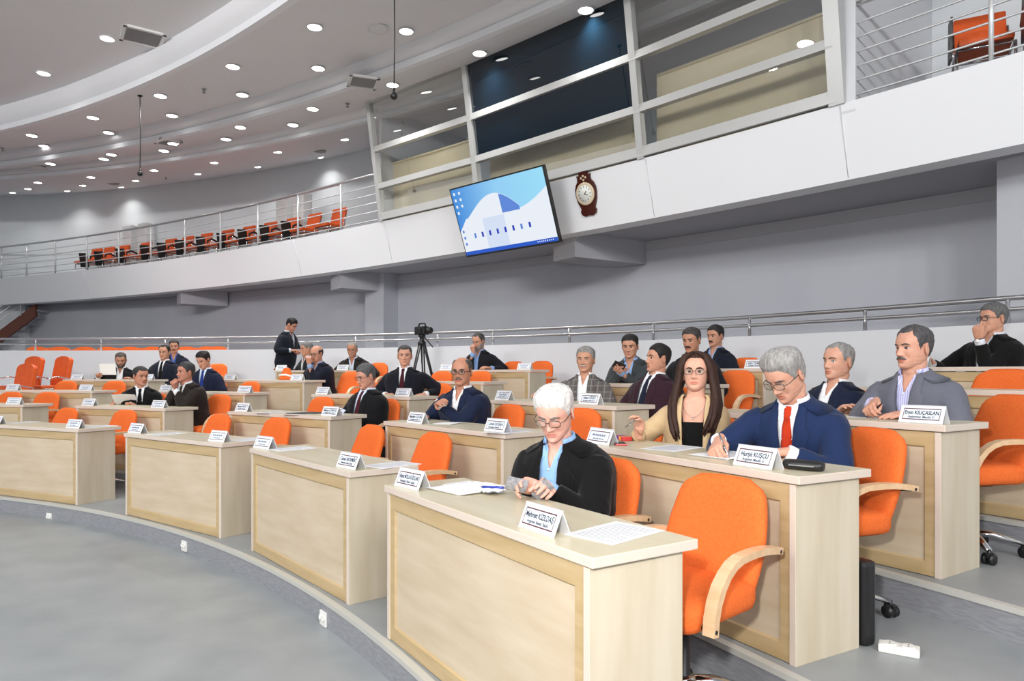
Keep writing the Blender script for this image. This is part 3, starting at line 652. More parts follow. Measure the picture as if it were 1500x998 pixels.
# ---------------------------------------------------------------- swivel armchairs (sitter faces -y in desk frame => +y here)
def make_chair(armA=True):
    r = empty('swivel_armchair', (0,0,0), 0, 'x', 'chair', 'orange swivel armchairs at the desks')
    def rr(w, d, y, z, n=28, e=.32, tilt=0):
        out = []
        for j in range(n):
            a = 2*pi*j/n; ca, sa = cos(a), sin(a)
            out.append((w*math.copysign(abs(ca)**e, ca), y+d*math.copysign(abs(sa)**e, sa), z))
        return out
    # seat cushion: superelliptic block with rounded top and waterfall front
    mb = MB(); rings = []
    for z, k in ((.405,.90),(.415,.97),(.44,1.0),(.475,1.0),(.495,.97),(.507,.90),(.512,.75)):
        rings.append([(x, y+(.0 if y < 0 else 0), zz-(.03*max(0,(y-.10)/.15)**2)) for x, y, zz in rr(.225*k, .225*k, .02, z)])
    mb.loft(rings); mb.build('seat', M_['orange'], r)
    # backrest: profile in (y,z), width by height, rounded top corners
    prof = []
    N = 18
    for i in range(N+1):
        s = i/N
        z = .43+.45*s; y = -.170-.045*sin(s*pi*.62)-.085*s**1.6
        top = max(0, (s-.80)/.20); bot = max(0, (.08-s)/.08)
        w = (.198+.026*sin(pi*min(1, s*1.15)))*(1-top**4*.42)*(1-.1*bot)
        th = .036*(1-.62*top**3)*(1-.4*bot)
        prof.append((y, z, w, th))
    mb = MB(); rings = []
    for i, (y, z, w, th) in enumerate(prof):
        dy = prof[min(i+1,N)][0]-prof[max(i-1,0)][0]; dz = prof[min(i+1,N)][1]-prof[max(i-1,0)][1]; l = sqrt(dy*dy+dz*dz)
        ny, nz = dz/l, -dy/l
        ring = []
        for j in range(28):
            a = 2*pi*j/28; ca, sa = cos(a), sin(a)
            xx = w*math.copysign(abs(ca)**.45, ca); tt = th*math.copysign(abs(sa)**.7, sa)
            cv = .022*(xx/.24)**2                           # wings forward
            zz = z-(.045*abs(xx/.24)**3*max(0,(i/N-.55)/.45))   # crown of the top edge
            ring.append((xx, y+ny*(tt)+cv, zz+nz*tt))
        rings.append(ring)
    mb.loft(rings); mb.build('backrest', M_['orange'], r)
    for s in (-1, 1):
        mb = MB(); P = []
        for i in range(13):
            t = i/12
            if t < .55:
                a = t/.55*pi/2; P.append((s*.258, .20-.20*(1-cos(a))-.0, .405+.235*sin(a)))
            else:
                u = (t-.55)/.45; P.append((s*(.258-.016*u), .0-.275*u, .64+.004*sin(pi*u)-.022*u*u))
        mb.strip(P, .046, [.03]*4+[.026]*9)
        for p in (P[0], P[-1]):
            mb.tube([(p[0]-s*.03, p[1]+(.0 if p is P[0] else .018), p[2]+(.018 if p is P[0] else 0)), (p[0]+s*.0245, p[1]+(.0 if p is P[0] else .018), p[2]+(.018 if p is P[0] else 0))], .008, 8, 1)
        mb.tube([(s*.18,.17,.42),(s*.258,.19,.425)], .014, 8, 1)
        mb.tube([(s*.18,-.235,.61),(s*.245,-.255,.618)], .012, 8, 1)
        mb.build('armrest', [M_['armwood'], M_['black']], r)
    mb = MB(); mb.lathe([(.13,.385),(.13,.405),(.05,.41)], 16); mb.lathe([(.04,.10),(.045,.13),(.03,.14),(.026,.39)], 14); mb.build('gas_column', M_['black'], r)
    mb = MB(); mb.tube([(.10,.05,.385),(.20,.10,.34),(.27,.14,.30)], .008, 8); mb.box((-.035,-.02,-.008),(.035,.06,.012), M=Matrix.Translation((.275,.145,.29)) @ Matrix.Rotation(radians(-50),4,'Z'), bev=.006); mb.build('lever', M_['black'], r)
    mb = MB()
    for i in range(5):
        a = 2*pi*i/5+.3; mb.tube([(0,0,.115),(.12*cos(a),.12*sin(a),.112),(.27*cos(a),.27*sin(a),.072)], [.034,.028,.017], 10, flat=(1,.6))
    mb.lathe([(.05,.085),(.05,.13),(.03,.14)], 16); mb.build('star_base', M_['chrome'], r)
    for i in range(5):
        a = 2*pi*i/5+.3; T = Matrix.Translation((.27*cos(a),.27*sin(a),0)) @ Matrix.Rotation(a+.7,4,'Z')
        mb = MB()
        for sx in (-1, 1): mb.tube([(sx*.008,0,.03),(sx*.026,0,.03)], .03, 14, M=T)
        mb.tube([(0,0,.03),(0,0,.08)], .009, 8, M=T); mb.box((-.012,-.028,.035),(.012,.028,.062), M=T, bev=.004); mb.build('caster', M_['black'], r)
    mb = MB(); mb.box((.221,-.205,.53),(.224,-.185,.575)); mb.build('label_tag', M_['paper'], r)
    return r
chair0 = make_chair()
# (row, column, seat side, extra right, back, turn deg, occupied)
SEAT = {}
CPX = {(1,0,'R'):1064,(1,0,'L'):893,(1,1,'R'):634,(1,1,'L'):541,(1,2,'R'):404,(1,2,'L'):319,(1,3,'R'):181,(1,3,'L'):96,(2,0,'R'):1260,(2,0,'L'):1050,(2,1,'R'):852,(2,1,'L'):744,(2,2,'R'):564,(2,2,'L'):470,(2,3,'R'):320,(2,3,'L'):228,(2,4,'R'):68,(2,4,'L'):14,
 (3,0,'R'):1447,(3,0,'L'):1262,(3,1,'R'):990,(3,1,'L'):868,(3,2,'R'):642,(3,2,'L'):554,(3,3,'R'):364,(3,3,'L'):316,(3,4,'R'):167,(3,4,'L'):96,(4,0,'R'):1470,(4,1,'R'):1077,(4,1,'L'):935,(4,2,'R'):702,(4,2,'L'):646,(4,3,'R'):514,(4,4,'R'):252,(4,4,'L'):183,
 (5,0,'R'):1486,(5,1,'R'):1092,(5,1,'L'):1052,(5,2,'R'):792,(5,2,'M'):751,(5,2,'L'):708,(5,3,'R'):553,(5,3,'L'):466,(5,4,'R'):318,(5,4,'L'):258}
OCC = {(1,0,'L'),(2,0,'R'),(2,0,'L'),(2,1,'L'),(2,2,'R'),(2,3,'R'),(2,3,'L'),(3,0,'R'),(3,0,'L'),(3,1,'R'),(3,1,'L'),(3,2,'R'),(3,3,'L'),(4,1,'R'),(4,1,'L'),(4,3,'R'),(4,4,'R'),(4,4,'L'),(5,0,'R'),(5,1,'L'),(5,2,'L'),(5,3,'R'),(5,3,'L'),(5,4,'L')}
TURN = {(1,0,'R'):8,(1,0,'L'):4,(2,0,'L'):8,(2,1,'R'):6,(3,3,'R'):-4,(3,0,'R'):-26,(2,0,'R'):-12}
def desk_xy(k, c, px, yin, lim=.72):                       # desk-local x of the sight line px at depth yin behind the front
    M = dframe(k, c); Mi = M.inverted(); d = Vector(((px-750)/FPX, 1, 0)); o = Mi @ Vector((0,0,M.translation.z)); v = Mi.to_3x3() @ d
    t = (yin-o.y)/v.y; return max(-lim, min(lim, (o+v*t).x))
CH = [(k, c, sd, desk_xy(k, c, px, DESK_W+.24+.25, .95), -.03, TURN.get((k, c, sd), 0), (k, c, sd) in OCC) for (k, c, sd), px in CPX.items()]
for n, (k, c, sd, dx, dy, tr, occ) in enumerate(CH):
    x = dx; M = dframe(k, c)
    p = M @ Vector((x, DESK_W+.27+dy, 0)); rz = drot(k, c)-pi/2+pi+radians(tr)
    side = {'R': 'right', 'L': 'left', 'M': 'middle'}[sd]
    lab = '%s orange armchair, %s seat of the %s, %s' % ('occupied' if occ else 'empty', side, ['rightmost desk','second desk from the right','middle desk','second desk from the left','leftmost desk'][c], ROWN[k-1])
    if n == 0: chair0.location = p; chair0.rotation_euler.z = rz; chair0['label'] = lab
    else: dup(chair0, p, rz, lab)

# orange chairs behind the low wall and the loose ones at the left end
def plain_chair(name, tall=1.0):
    r = empty(name, (0,0,0), 0, 'x', 'chair')
    mb = MB(); mb.box((-.24,-.22,.40),(.24,.26,.48), bev=.025); mb.build('seat', M_['leather'], r)
    T = Matrix.Translation((0,-.20,.44)) @ Matrix.Rotation(radians(11),4,'X')
    mb = MB(); w = .222
    pol = [(-w,0),(w,0),(w,.50)]+[(w*cos(a)*.92+w*.08*(1 if cos(a)>0 else -1), .50+.085*sin(a)) for a in [pi*i/12 for i in range(1,12)]]+[(-w,.50)]
    mb.loft([[(x*.97, .035, z) for x, z in pol], [(x, .02, z) for x, z in pol], [(x, -.03, z) for x, z in pol], [(x*.96, -.045, z) for x, z in pol]], 0, False, M=T); mb.build('backrest', M_['orange' if tall > 1 else 'leather'], r)
    mb = MB()
    for s in (-1, 1):
        mb.tube([(s*.25,.24,0),(s*.25,.22,.42),(s*.25,-.20,.42),(s*.25,-.28,0)], .014, 8)
        mb.tube([(s*.25,-.21,.42),(s*.27,-.21,.60),(s*.27,.0,.64),(s*.27,.18,.60)], .013, 8)
    mb.build('frame', M_['chrome'], r); return r
g0c = plain_chair('audience_chair', 1.1); first = True
GX = [(42,0),(63,1),(76,0),(108,1),(113,0),(145,0),(160,1),(179,0),(197,1),(212,0),(228,1),(262,0),(276,1),(292,0),(308,0)]
gi = {0: 0, 1: 0}
for px, rowb in GX:
    p = hitc(px, C0, 17.55 if not rowb else 18.35); d = (Vector(C0)-p).normalized(); rz = atan2(d.y, d.x)-pi/2
    lab = 'orange chair behind the low wall, %s of the %s line' % (ORD[gi[rowb]], 'nearer' if not rowb else 'farther'); gi[rowb] += 1
    if first: g0c.location = v3(p, RISE*6+.12); g0c.rotation_euler.z = rz; g0c['label'] = lab; g0c['group'] = 'audience chairs behind the low wall'; first = False
    else: dup(g0c, v3(p, RISE*6+.12), rz, lab, 'audience chairs behind the low wall')
mb = MB(); arc_sweep(C0, 66, A1, 40, [(16.73, .5), (19.1, .5), (19.1, RISE*6+.12), (16.73, RISE*6+.12)], mb); struct(mb.build('floor_gallery', M_['lino']))
l0 = plain_chair('side_chair'); 
for i, (px, R, tr, lab) in enumerate(((70, 15.2, -22, 'orange side chair with chrome arms by the low white wall, rightmost of three'), (28, 15.2, -18, 'orange side chair at the left edge by the white wall, behind another'), (14, 14.3, -18, 'orange side chair at the left frame edge, nearest of three'))):
    p = hitc(px, C0, R); z = RISE*(5 if R > 14.97 else 4); d = (Vector(C0)-p).normalized(); rz = atan2(d.y, d.x)-pi/2+radians(tr)
    if i == 0: l0.location = v3(p, z); l0.rotation_euler.z = rz; l0['label'] = lab; l0['group'] = 'loose orange chairs at the left end'
    else: dup(l0, v3(p, z), rz, lab, 'loose orange chairs at the left end')

# ---------------------------------------------------------------- nameplates
def text_mesh(name, body, size, M, m, parent, width=None):
    cu = bpy.data.curves.new(name, 'FONT'); cu.body = body; cu.size = size; cu.align_x = 'CENTER'; cu.resolution_u = 2; cu.offset = size*.022
    o = bpy.data.objects.new(name, cu); COL.objects.link(o)
    dg = bpy.context.evaluated_depsgraph_get(); dg.update(); me = bpy.data.meshes.new_from_object(o.evaluated_get(dg))
    bpy.data.objects.remove(o)
    if width and len(me.vertices):
        xs = [v.co.x for v in me.vertices]; w = max(xs)-min(xs)
        if w > 1e-4: me.transform(Matrix.Diagonal((width/w, 1, 1, 1)))
    me.materials.clear(); me.materials.append(m)
    o = bpy.data.objects.new(name, me); COL.objects.link(o); o.parent = parent; o.matrix_local = M
    return o
PW, PH, PD = .215, .088, .038
def plate(p, rz, t1, t2, label):
    r = empty('nameplate', p, rz, label, 'nameplate', 'tent nameplates on the desks')
    lean = atan2(PD, PH); sl = sqrt(PD*PD+PH*PH)
    F = Matrix.Translation((0,-PD,0)) @ Matrix.Rotation(pi/2-lean, 4, 'X')     # face frame: x right, y up the face, z outwards
    B = Matrix.Translation((0,PD,0)) @ Matrix.Rotation(pi, 4, 'Z') @ Matrix.Rotation(pi/2-lean, 4, 'X')
    mb = MB()
    for T in (F, B): mb.box((-PW/2,0,-.003),(PW/2,sl,0), M=T)
    mb.box((-PW/2,-.004,PH-.004),(PW/2,.004,PH)); mb.build('acrylic_stand', M_['acrylic'], r)
    mb = MB(); mb.box((-PW/2+.006,.006,0),(PW/2-.006,sl-.008,.0012), M=F); mb.build('card', M_['paper'], r)
    mb = MB(); a, b0, b1 = PW/2-.017, .016, sl-.018
    mb.add([F @ Vector(q) for q in ((-a,b0,.0016),(a,b0,.0016),(a,b1,.0016),(-a,b1,.0016))], [(0,1,2,3)]); mb.build('field', M_['plate'], r)
    mb = MB()
    for lo, hi in (((-a,b0,.0018),(a,b0+.005,.0024)), ((-a,b1-.005,.0018),(a,b1,.0024)), ((-a,b0,.0018),(-a+.003,b1,.0024)), ((a-.003,b0,.0018),(a,b1,.0024))): mb.box(lo, hi, M=F)
    mb.build('border', M_['maroon'], r)
    if t1 is not None:
        text_mesh('lettering', t1, .029, F @ Matrix.Translation((0,b0+.029,.0026)), M_['ink'], r, min(.165, .0125*len(t1)))
        text_mesh('lettering', t2, .0165, F @ Matrix.Translation((0,b0+.010,.0026)), M_['ink'], r, min(.13, .0075*len(t2)))
    else:                                                  # print too small to read: soft grey word strokes
        rg = random.Random(int(abs(p[0]*997+p[1]*331))); mb = MB()
        for y0, hh, wd in ((b0+.031, .012, .065), (b0+.012, .007, .050)):
            x = -wd
            while x < wd-.01:
                w = min(rg.uniform(.010, .026), wd-x); mb.add([F @ Vector(q) for q in ((x,y0,.0026),(x+w,y0,.0026),(x+w,y0+hh,.0026),(x,y0+hh,.0026))], [(0,1,2,3)]); x += w+.005
        o = mb.build('faint_print', M_['faint'], r); o['kind'] = 'stuff'
    return r
M_['faint'] = mat('faint_grey_print', srgb(128,134,150), .8)
PL = [(1,0,797,'Mehmet KIZILDAŞ','Arguvan Beled. Başk.',0),(1,0,604,'Ahmet MOLLAOĞULLARI','Battalgazi Beled. Başk.',8),(1,1,514,'Cemal AKDEMİR','Hekimhan Beled. Başk.',4),(1,1,386,None,None,10),(1,2,322,None,None,2),(1,2,200,None,None,4),(1,3,111,None,None,0),(1,3,-4,None,None,0),
 (2,0,1110,'Hurşit KUŞCU','Arguvan Meclis Ü',-2),(2,0,882,None,None,0),(2,1,729,'Cumali DOĞAN','Battalgazi Meclis Ü',2),(2,1,612,'Muzaffer ÖZCAN','Battalgazi Meclis Ü',2),(2,2,489,'Mehmet ALTINTAŞ','Battalgazi Beled. Başk.',0),(2,2,357,'Mehmet POLAT','Doğanşehir Bel. Başk.',0),(2,3,234,None,None,0),(2,3,132,None,None,2),(2,4,22,None,None,0),
 (3,0,1353,'Emin KILIÇASLAN','Hekimhan Meclis Ü',0),(3,1,866,'Nazır YİĞİT','Battalgazi Meclis Ü',0),(3,1,739,'Ömer POLAT','Battalgazi Meclis Ü',0),(3,2,592,None,None,0),(3,2,474,None,None,0),(3,3,361,None,None,0),(3,3,243,None,None,0),(3,4,127,None,None,0),(3,4,20,None,None,0),
 (4,3,436,None,None,0),(4,3,338,None,None,0),(4,4,114,None,None,0),(4,4,222,None,None,0),
 (5,0,1302,'Orhan ORMAN','Darende Meclis Ü',0),(5,1,1107,'Salim YILMAZ','Battalgazi Meclis Ü',0),(5,2,652,None,None,0),(5,2,769,None,None,0),(5,3,407,None,None,0),(5,3,503,None,None,0)]
for k, c, px, a, b, tr in PL:
    x = desk_xy(k, c, px, .085); M = dframe(k, c); p = M @ Vector((x, .085, DESK_H+.001))
    lab = 'white tent nameplate on the %s side of the %s, %s' % ('left' if x < 0 else 'right', ['rightmost desk','second desk from the right','middle desk','second desk from the left','leftmost desk'][c], ROWN[k-1])
    plate(p, drot(k, c)-pi/2+radians(tr), a, b, lab)
# ---------------------------------------------------------------- people
from mathutils import noise as mnoise
import numpy as np
def sst(a, b, x):
    t = max(0, min(1, (x-a)/(b-a))); return t*t*(3-2*t)
def interp(tab, z):
    if z <= tab[0][0]: return tab[0][1:]
    for a, b in zip(tab[:-1], tab[1:]):
        if z <= b[0]:
            t = (z-a[0])/(b[0]-a[0]); t = t*t*(3-2*t)*.5+t*.5
            return tuple(p+(q-p)*t for p, q in zip(a[1:], b[1:]))
    return tab[-1][1:]
TORSO = [(-.06,.150,.110,.115),(0,.180,.135,.125),(.10,.178,.150,.118),(.22,.174,.146,.116),(.34,.184,.136,.120),(.44,.196,.122,.120),(.50,.186,.104,.106),(.54,.150,.086,.090),(.57,.100,.066,.076),(.595,.064,.058,.066),(.63,.056,.055,.060),(.69,.054,.056,.058)]
EXP = 2.35
def tor(P, z):
    a, f, b = interp(TORSO, z); k = P['bulk']; bl = exp(-((z-.13)/.16)**2)
    return a*(P['sw']*sst(.2,.45,z)+k*(1-sst(.2,.45,z)) if z < .56 else 1), f*(1+(k-1)*1.0)*(1+(P['belly']-1)*bl) if z < .56 else f, b*(k if z < .56 else 1)
def tpt(P, z, th, off):
    a, f, b = tor(P, z); s, c = sin(th), cos(th)
    d = f if c > 0 else b
    return Vector(((a+off)*math.copysign(abs(s)**(2/EXP), s), (d+off)*math.copysign(abs(c)**(2/EXP), c), z))
def tfront(P, x, z, off):
    a, f, b = tor(P, z); r = min(.97, abs(x)/(a+off)); return Vector((math.copysign(min(abs(x), .97*(a+off)), x), (f+off)*(1-r**EXP)**(1/EXP), z))
def tloft(mb, P, z0, z1, n, off, cols=36, mi=0, T=None, offz=None):
    mb.loft([[tpt(P, z0+(z1-z0)*i/n, 2*pi*j/cols, (offz(z0+(z1-z0)*i/n) if offz else off)) for j in range(cols)] for i in range(n+1)], mi, True, True, True, T)
# ---- heads: height h above the chin, half width, front, back
HEAD = [(0,.020,.066,.0),(.006,.030,.080,-.004),(.016,.040,.088,-.02),(.032,.052,.087,-.042),(.055,.061,.087,-.064),(.080,.067,.087,-.080),(.105,.071,.086,-.092),(.128,.0745,.087,-.100),(.150,.0765,.089,-.104),(.172,.0755,.083,-.102),(.195,.069,.068,-.090),(.213,.055,.048,-.068),(.226,.036,.026,-.042),(.233,.018,.008,-.02),(.235,.001,-.006,-.008)]
HROWS = [.0005,.003,.006,.010,.015,.020,.025,.03]+[.03+.0026*i for i in range(1, 45)]+[.152,.16,.168,.176,.184,.192,.199,.206,.212,.218,.223,.227,.230,.2325,.234,.2349]
def g(x, s): return exp(-(x/s)**2)
def hbase(th, h, P):
    w, f, b = interp(HEAD, h); s, c = sin(th), cos(th); w *= P['hw']; fat = P['jowl']
    if h < .09: w *= 1+(fat-1)*(1-h/.09)
    yc = .5*(f+b)*.35
    if c > 0: y = yc+(f-yc)*abs(c)**(2/2.25)
    else: y = yc-(yc-b)*abs(c)**(2/2.1)
    return Vector((w*math.copysign(abs(s)**(2/2.2), s), y, h))
def hface(p, th, h, P):
    if abs(th) > 1.5: return p
    x = p.x; ax = abs(x); d = 0
    hn = P['nose']
    pr = interp([(.066,0.),(.0705,.002),(.0745,.016),(.080,.0245),(.086,.0235),(.100,.0155),(.114,.009),(.124,.0045),(.136,.0)], h)[0]*hn
    sg = .0082+.0042*g(h-.079,.012)
    d += pr*g(x, sg)+.006*hn*g(ax-.0135,.0055)*g(h-.0765,.006)
    d += -.0105*g(ax-.031,.0135)*g(h-.118,.0105)+.0045*g(ax-.027,.019)*g(h-.137,.0065)
    d += .0045*g(ax-.045,.014)*g(h-.094,.014)-.003*g(ax-.037,.012)*g(h-.060,.016)
    d += .0045*g(x,.017)*g(h-.0545,.0038)+.0058*g(x,.0155)*g(h-.0435,.0042)-.0032*g(x,.021)*g(h-.0490,.0019)
    d += -.0035*g(x,.020)*g(h-.0335,.005)+.006*g(x,.016)*g(h-.016,.010)
    d += -.0022*g(ax-.033+.16*(h-.06),.005)*sst(.045,.055,h)*(1-sst(.072,.082,h))*P['age']
    return Vector((p.x*(1+d*.3), p.y+d, p.z))
def head_grid(P, fn, nc=72):
    ths = []
    for j in range(nc):
        t = -pi+2*pi*j/nc; ths.append(t-.42*sin(t))
    return ths, [[fn(th, h) for th in ths] for h in HROWS]
OFFH = Vector((0, -.012, -.012))                            # head local: pivot at the top of the neck
def add_head(mb, P, H):
    ths, rings = head_grid(P, lambda th, h: hface(hbase(th, h, P), th, h, P)+OFFH)
    n = len(ths); vs = [p for r in rings for p in r]; b = len(mb.v)
    mb.add(vs, [], M=H)
    for i in range(len(rings)-1):
        hm = (HROWS[i]+HROWS[i+1])/2
        for j in range(n):
            k = (j+1) % n; c = (vs[i*n+j]+vs[i*n+k])/2; th = ths[j]
            lip = abs(th) < 1.0 and .0405 < hm < .0575 and abs(c.x) < .0225*(1-((hm-.0485)/.0105)**2*.55)
            mb.f.append((b+i*n+j, b+i*n+k, b+(i+1)*n+k, b+(i+1)*n+j)); mb.m.append(1 if lip else 0); mb.sm.append(True)
    mb.f.append(tuple(b+j for j in range(n-1, -1, -1))); mb.m.append(0); mb.sm.append(True)
    mb.f.append(tuple(b+(len(rings)-1)*n+j for j in range(n))); mb.m.append(0); mb.sm.append(True)
    for s in (-1, 1):                                       # ears
        T = H @ Matrix.Translation(Vector((s*interp(HEAD,.105)[0]*P['hw']*.985, -.012, .106))+OFFH) @ Matrix.Rotation(radians(-s*24), 4, 'Z') @ Matrix.Rotation(radians(-8), 4, 'X')
        rings2 = []
        for i in range(9):
            a = pi*i/8
            rr = []
            for j in range(16):
                b2 = 2*pi*j/16; yy = cos(b2)*sin(a); zz = sin(b2)*sin(a); xx = -cos(a)
                sc = 1-.22*max(0, -zz)
                x = xx*.0085-(.007*exp(-((yy-.1)**2+(zz-.05)**2)/.18) if xx > 0 else 0)
                rr.append((s*(x+.006), yy*.0185*sc, zz*.033))
            rings2.append(rr if s > 0 else rr[::-1])
        mb.loft(rings2, 0, True, True, True, T)
# ---- hands
def raw_hand(curl, spread=.06, thumb=(-.55,.70,-.42), tcurl=.35):
    mb = MB()
    prof = [(-.03,.027,.019),(0,.028,.018),(.02,.033,.0175),(.05,.040,.0165),(.08,.042,.0145),(.097,.039,.0115)]
    rings = []
    for y, w, t in prof:
        rings.append([(w*math.copysign(abs(cos(a))**.8, cos(a))-.002*(y/.09), y, t*math.copysign(abs(sin(a))**.8, sin(a))) for a in [2*pi*j/18 for j in range(18)]])
    mb.loft(rings)
    mb.ball((-.022,.035,-.008), .019, 10, sc=(1,1.5,.9))
    for i, (x, L) in enumerate(((-.0305,.074),(-.0105,.083),(.0105,.077),(.0295,.060))):
        c = curl[i] if hasattr(curl, '__len__') else curl
        p = Vector((x, .088-.006*abs(i-1.2), 0)); a = 0; ax = (x/.03)*spread; pts = [p-Vector((0,.02,0)), p]; rs = [.0095,.0098]
        for seg, fr, kc in ((0,.46,.75),(1,.30,1.15),(2,.24,.8)):
            a += c*kc; p = p+Vector((sin(ax)*cos(a), cos(a)*cos(ax), -sin(a)))*L*fr; pts.append(p); rs.append((.0090,.0080,.0062)[seg])
        e = (pts[-1]-pts[-2]).normalized(); pts.append(p+e*.004); rs.append(.0035)
        mb.tube(pts, rs, 10, up=(1,0,0))
    b = Vector((-.026,.022,-.006)); d = Vector(thumb).normalized(); pts = [b, b+d*.032]; rs = [.013,.0118]
    d2 = (d+Vector((tcurl,.35,-.12))).normalized(); pts += [pts[-1]+d2*.026]; rs += [.0098]
    d3 = (d2+Vector((tcurl,.2,-.1))).normalized(); pts += [pts[-1]+d3*.020, pts[-1]+d2*.02+d3*.006]; rs += [.0078,.0035]; pts[-1] = pts[-2]+d3*.005
    mb.tube(pts, rs, 10)
    return mb
def voxel(mb, size, smooth=2):
    me = mb.mesh('tmp', []); o = bpy.data.objects.new('tmp', me); COL.objects.link(o)
    md = o.modifiers.new('r', 'REMESH'); md.mode = 'VOXEL'; md.voxel_size = size; md.use_smooth_shade = True
    dg = bpy.context.evaluated_depsgraph_get(); dg.update(); m2 = bpy.data.meshes.new_from_object(o.evaluated_get(dg))
    bpy.data.objects.remove(o); bpy.data.meshes.remove(me)
    bm = bmesh.new(); bm.from_mesh(m2); bpy.data.meshes.remove(m2)
    for _ in range(smooth): bmesh.ops.smooth_vert(bm, verts=bm.verts[:], factor=.5, use_axis_x=True, use_axis_y=True, use_axis_z=True)
    return bm
HANDS = {}
def hand(kind):
    if kind not in HANDS:
        cfg = {'relaxed': (.38,), 'flat': (.10,.08), 'fist': ((1.25,1.35,1.4,1.4),.02,(-.45,.75,-.5),.9), 'pen': ((.80,.95,1.15,1.25),.02,(-.35,.8,-.6),.75), 'hold': ((.62,.66,.72,.8),.03,(-.30,.75,-.75),.5), 'cup': ((.50,.55,.62,.72),.10,(-.5,.6,-.6),.5)}[kind]
        bm = voxel(raw_hand(*cfg), .0034, 1); bm.verts.index_update()
        HANDS[kind] = ([v.co.copy() for v in bm.verts], [[v.index for v in f.verts] for f in bm.faces]); bm.free()
    return HANDS[kind]
# ---- hair
def hair_mesh(P, H, style):
    def line(th):
        a = abs(degrees(th)); fr = {'full': .178, 'wave': .180, 'receding': .196, 'thin': .203, 'bald': .26, 'long': .196, 'crop': .180}[style]
        tp = {'full': .160, 'wave': .160, 'receding': .176, 'thin': .182, 'bald': .165, 'long': .17, 'crop': .163}[style]
        pts = [(0,fr),(22,fr+.002),(38,fr-.004 if style not in ('receding','thin','crop') else fr+.012),(52,tp),(62,tp-.012),(70,.118),(78,.098),(86,.128),(100,.137),(108,.085),(125,.060),(180,.046)]
        if style == 'bald': pts = [(0,.30),(55,.30),(66,.168),(72,.12),(80,.105),(88,.13),(100,.137),(110,.085),(125,.06),(180,.05)]
        return interp(pts, a)[0]
    thick = P['hairt']
    def fn(th, h):
        p = hbase(th, h, P); m = sst(-.002, .012, h-line(th)+.004*mnoise.noise(Vector((th*9, h*60, P['seed']))))
        edge = .30+.70*sst(.0,.045,h-line(th))
        if style == 'bald': m *= 1-sst(.160,.178,h)
        if style == 'thin': m *= 1-.75*sst(.205,.222,h)*(1 if True else 0)
        c = Vector((0, -.01, .125)); d = (p-c); d.z *= .85; d.normalize()
        top = sst(.15,.21,h)
        t = thick*(.55+.75*top) if style not in ('bald',) else thick*.6
        if style == 'wave': t += .010*top*(.6+.4*cos(th))
        nz = mnoise.noise(Vector((th*7+P['seed'], h*55, 2.1)))*.0035+mnoise.noise(Vector((th*22, h*120, P['seed'])))*.0018
        return p+d*((t*edge+nz*(.4+.6*edge))*m-.005*(1-m))+OFFH
    ths, rings = head_grid(P, fn)
    mb = MB(); mb.loft(rings, 0, True, True, True, H); return mb
HAIRM = {}
def hairmat(c):
    if c not in HAIRM:
        HAIRM[c] = mat('hair_%02d' % len(HAIRM), srgb(*c), .6, spec=.3, noise=(55, (1.6,1,.5), 4), col2=tuple(x*.55 for x in srgb(*c)), bump=(140, (1.5,1,.4), .6))
    return HAIRM[c]
CLOTH = {}
def cloth(c, pat=None):
    k = (c, pat)
    if k not in CLOTH:
        d = srgb(*c)
        m = mat('cloth_%02d' % len(CLOTH), d, .85, spec=.15, noise=(420, (1,1,1), 2), col2=tuple(x*.82 for x in d), bump=(9, (1,1,1), .35), sheen=.08)
        if pat in ('stripe', 'check'):
            nt = m.node_tree; b = nt.nodes['Principled BSDF']; tc = nt.nodes.new('ShaderNodeTexCoord')
            cols = []
            for axis in (('X',) if pat == 'stripe' else ('X', 'Z')):
                w = nt.nodes.new('ShaderNodeTexWave'); w.bands_direction = axis; w.inputs['Scale'].default_value = 26 if pat == 'stripe' else 5.5
                nt.links.new(tc.outputs['Object'], w.inputs['Vector']); r = nt.nodes.new('ShaderNodeValToRGB')
                lo, hi = (.55, .8) if pat == 'stripe' else (.90, .97)
                r.color_ramp.elements[0].position = lo; r.color_ramp.elements[1].position = hi
                k2 = srgb(168,166,214) if pat == 'stripe' else tuple(x*2.0 for x in d)
                r.color_ramp.elements[0].color = (0,0,0,1); r.color_ramp.elements[1].color = (1,1,1,1); nt.links.new(w.outputs['Fac'], r.inputs[0]); cols.append(r)
            mx = nt.nodes.new('ShaderNodeMix'); mx.data_type = 'RGBA'; mx.inputs[6].default_value = (*d, 1); mx.inputs[7].default_value = (*k2, 1)
            if len(cols) == 2:
                ma = nt.nodes.new('ShaderNodeMath'); ma.operation = 'MAXIMUM'; nt.links.new(cols[0].outputs[0], ma.inputs[0]); nt.links.new(cols[1].outputs[0], ma.inputs[1]); nt.links.new(ma.outputs[0], mx.inputs[0])
            else: nt.links.new(cols[0].outputs[0], mx.inputs[0])
            nt.links.new(mx.outputs[2], b.inputs['Base Color'])
        CLOTH[k] = m
    return CLOTH[k]
SKINM = {}
def skin(c):
    if c not in SKINM:
        m = mat('skin_%02d' % len(SKINM), srgb(*c), .5, spec=.35, noise=(28, (1,1,1), 5), col2=tuple(x*f for x, f in zip(srgb(*c), (.93,.84,.80))), bump=(160, .08))
        b = m.node_tree.nodes['Principled BSDF']; b.inputs['Subsurface Weight'].default_value = .12; b.inputs['Subsurface Radius'].default_value = (.02,.008,.005); b.inputs['Subsurface Scale'].default_value = .4
        lip = mat('lip_%02d' % len(SKINM), tuple(x*f for x, f in zip(srgb(*c), (.80,.52,.50))), .45)
        SKINM[c] = (m, lip)
    return SKINM[c]
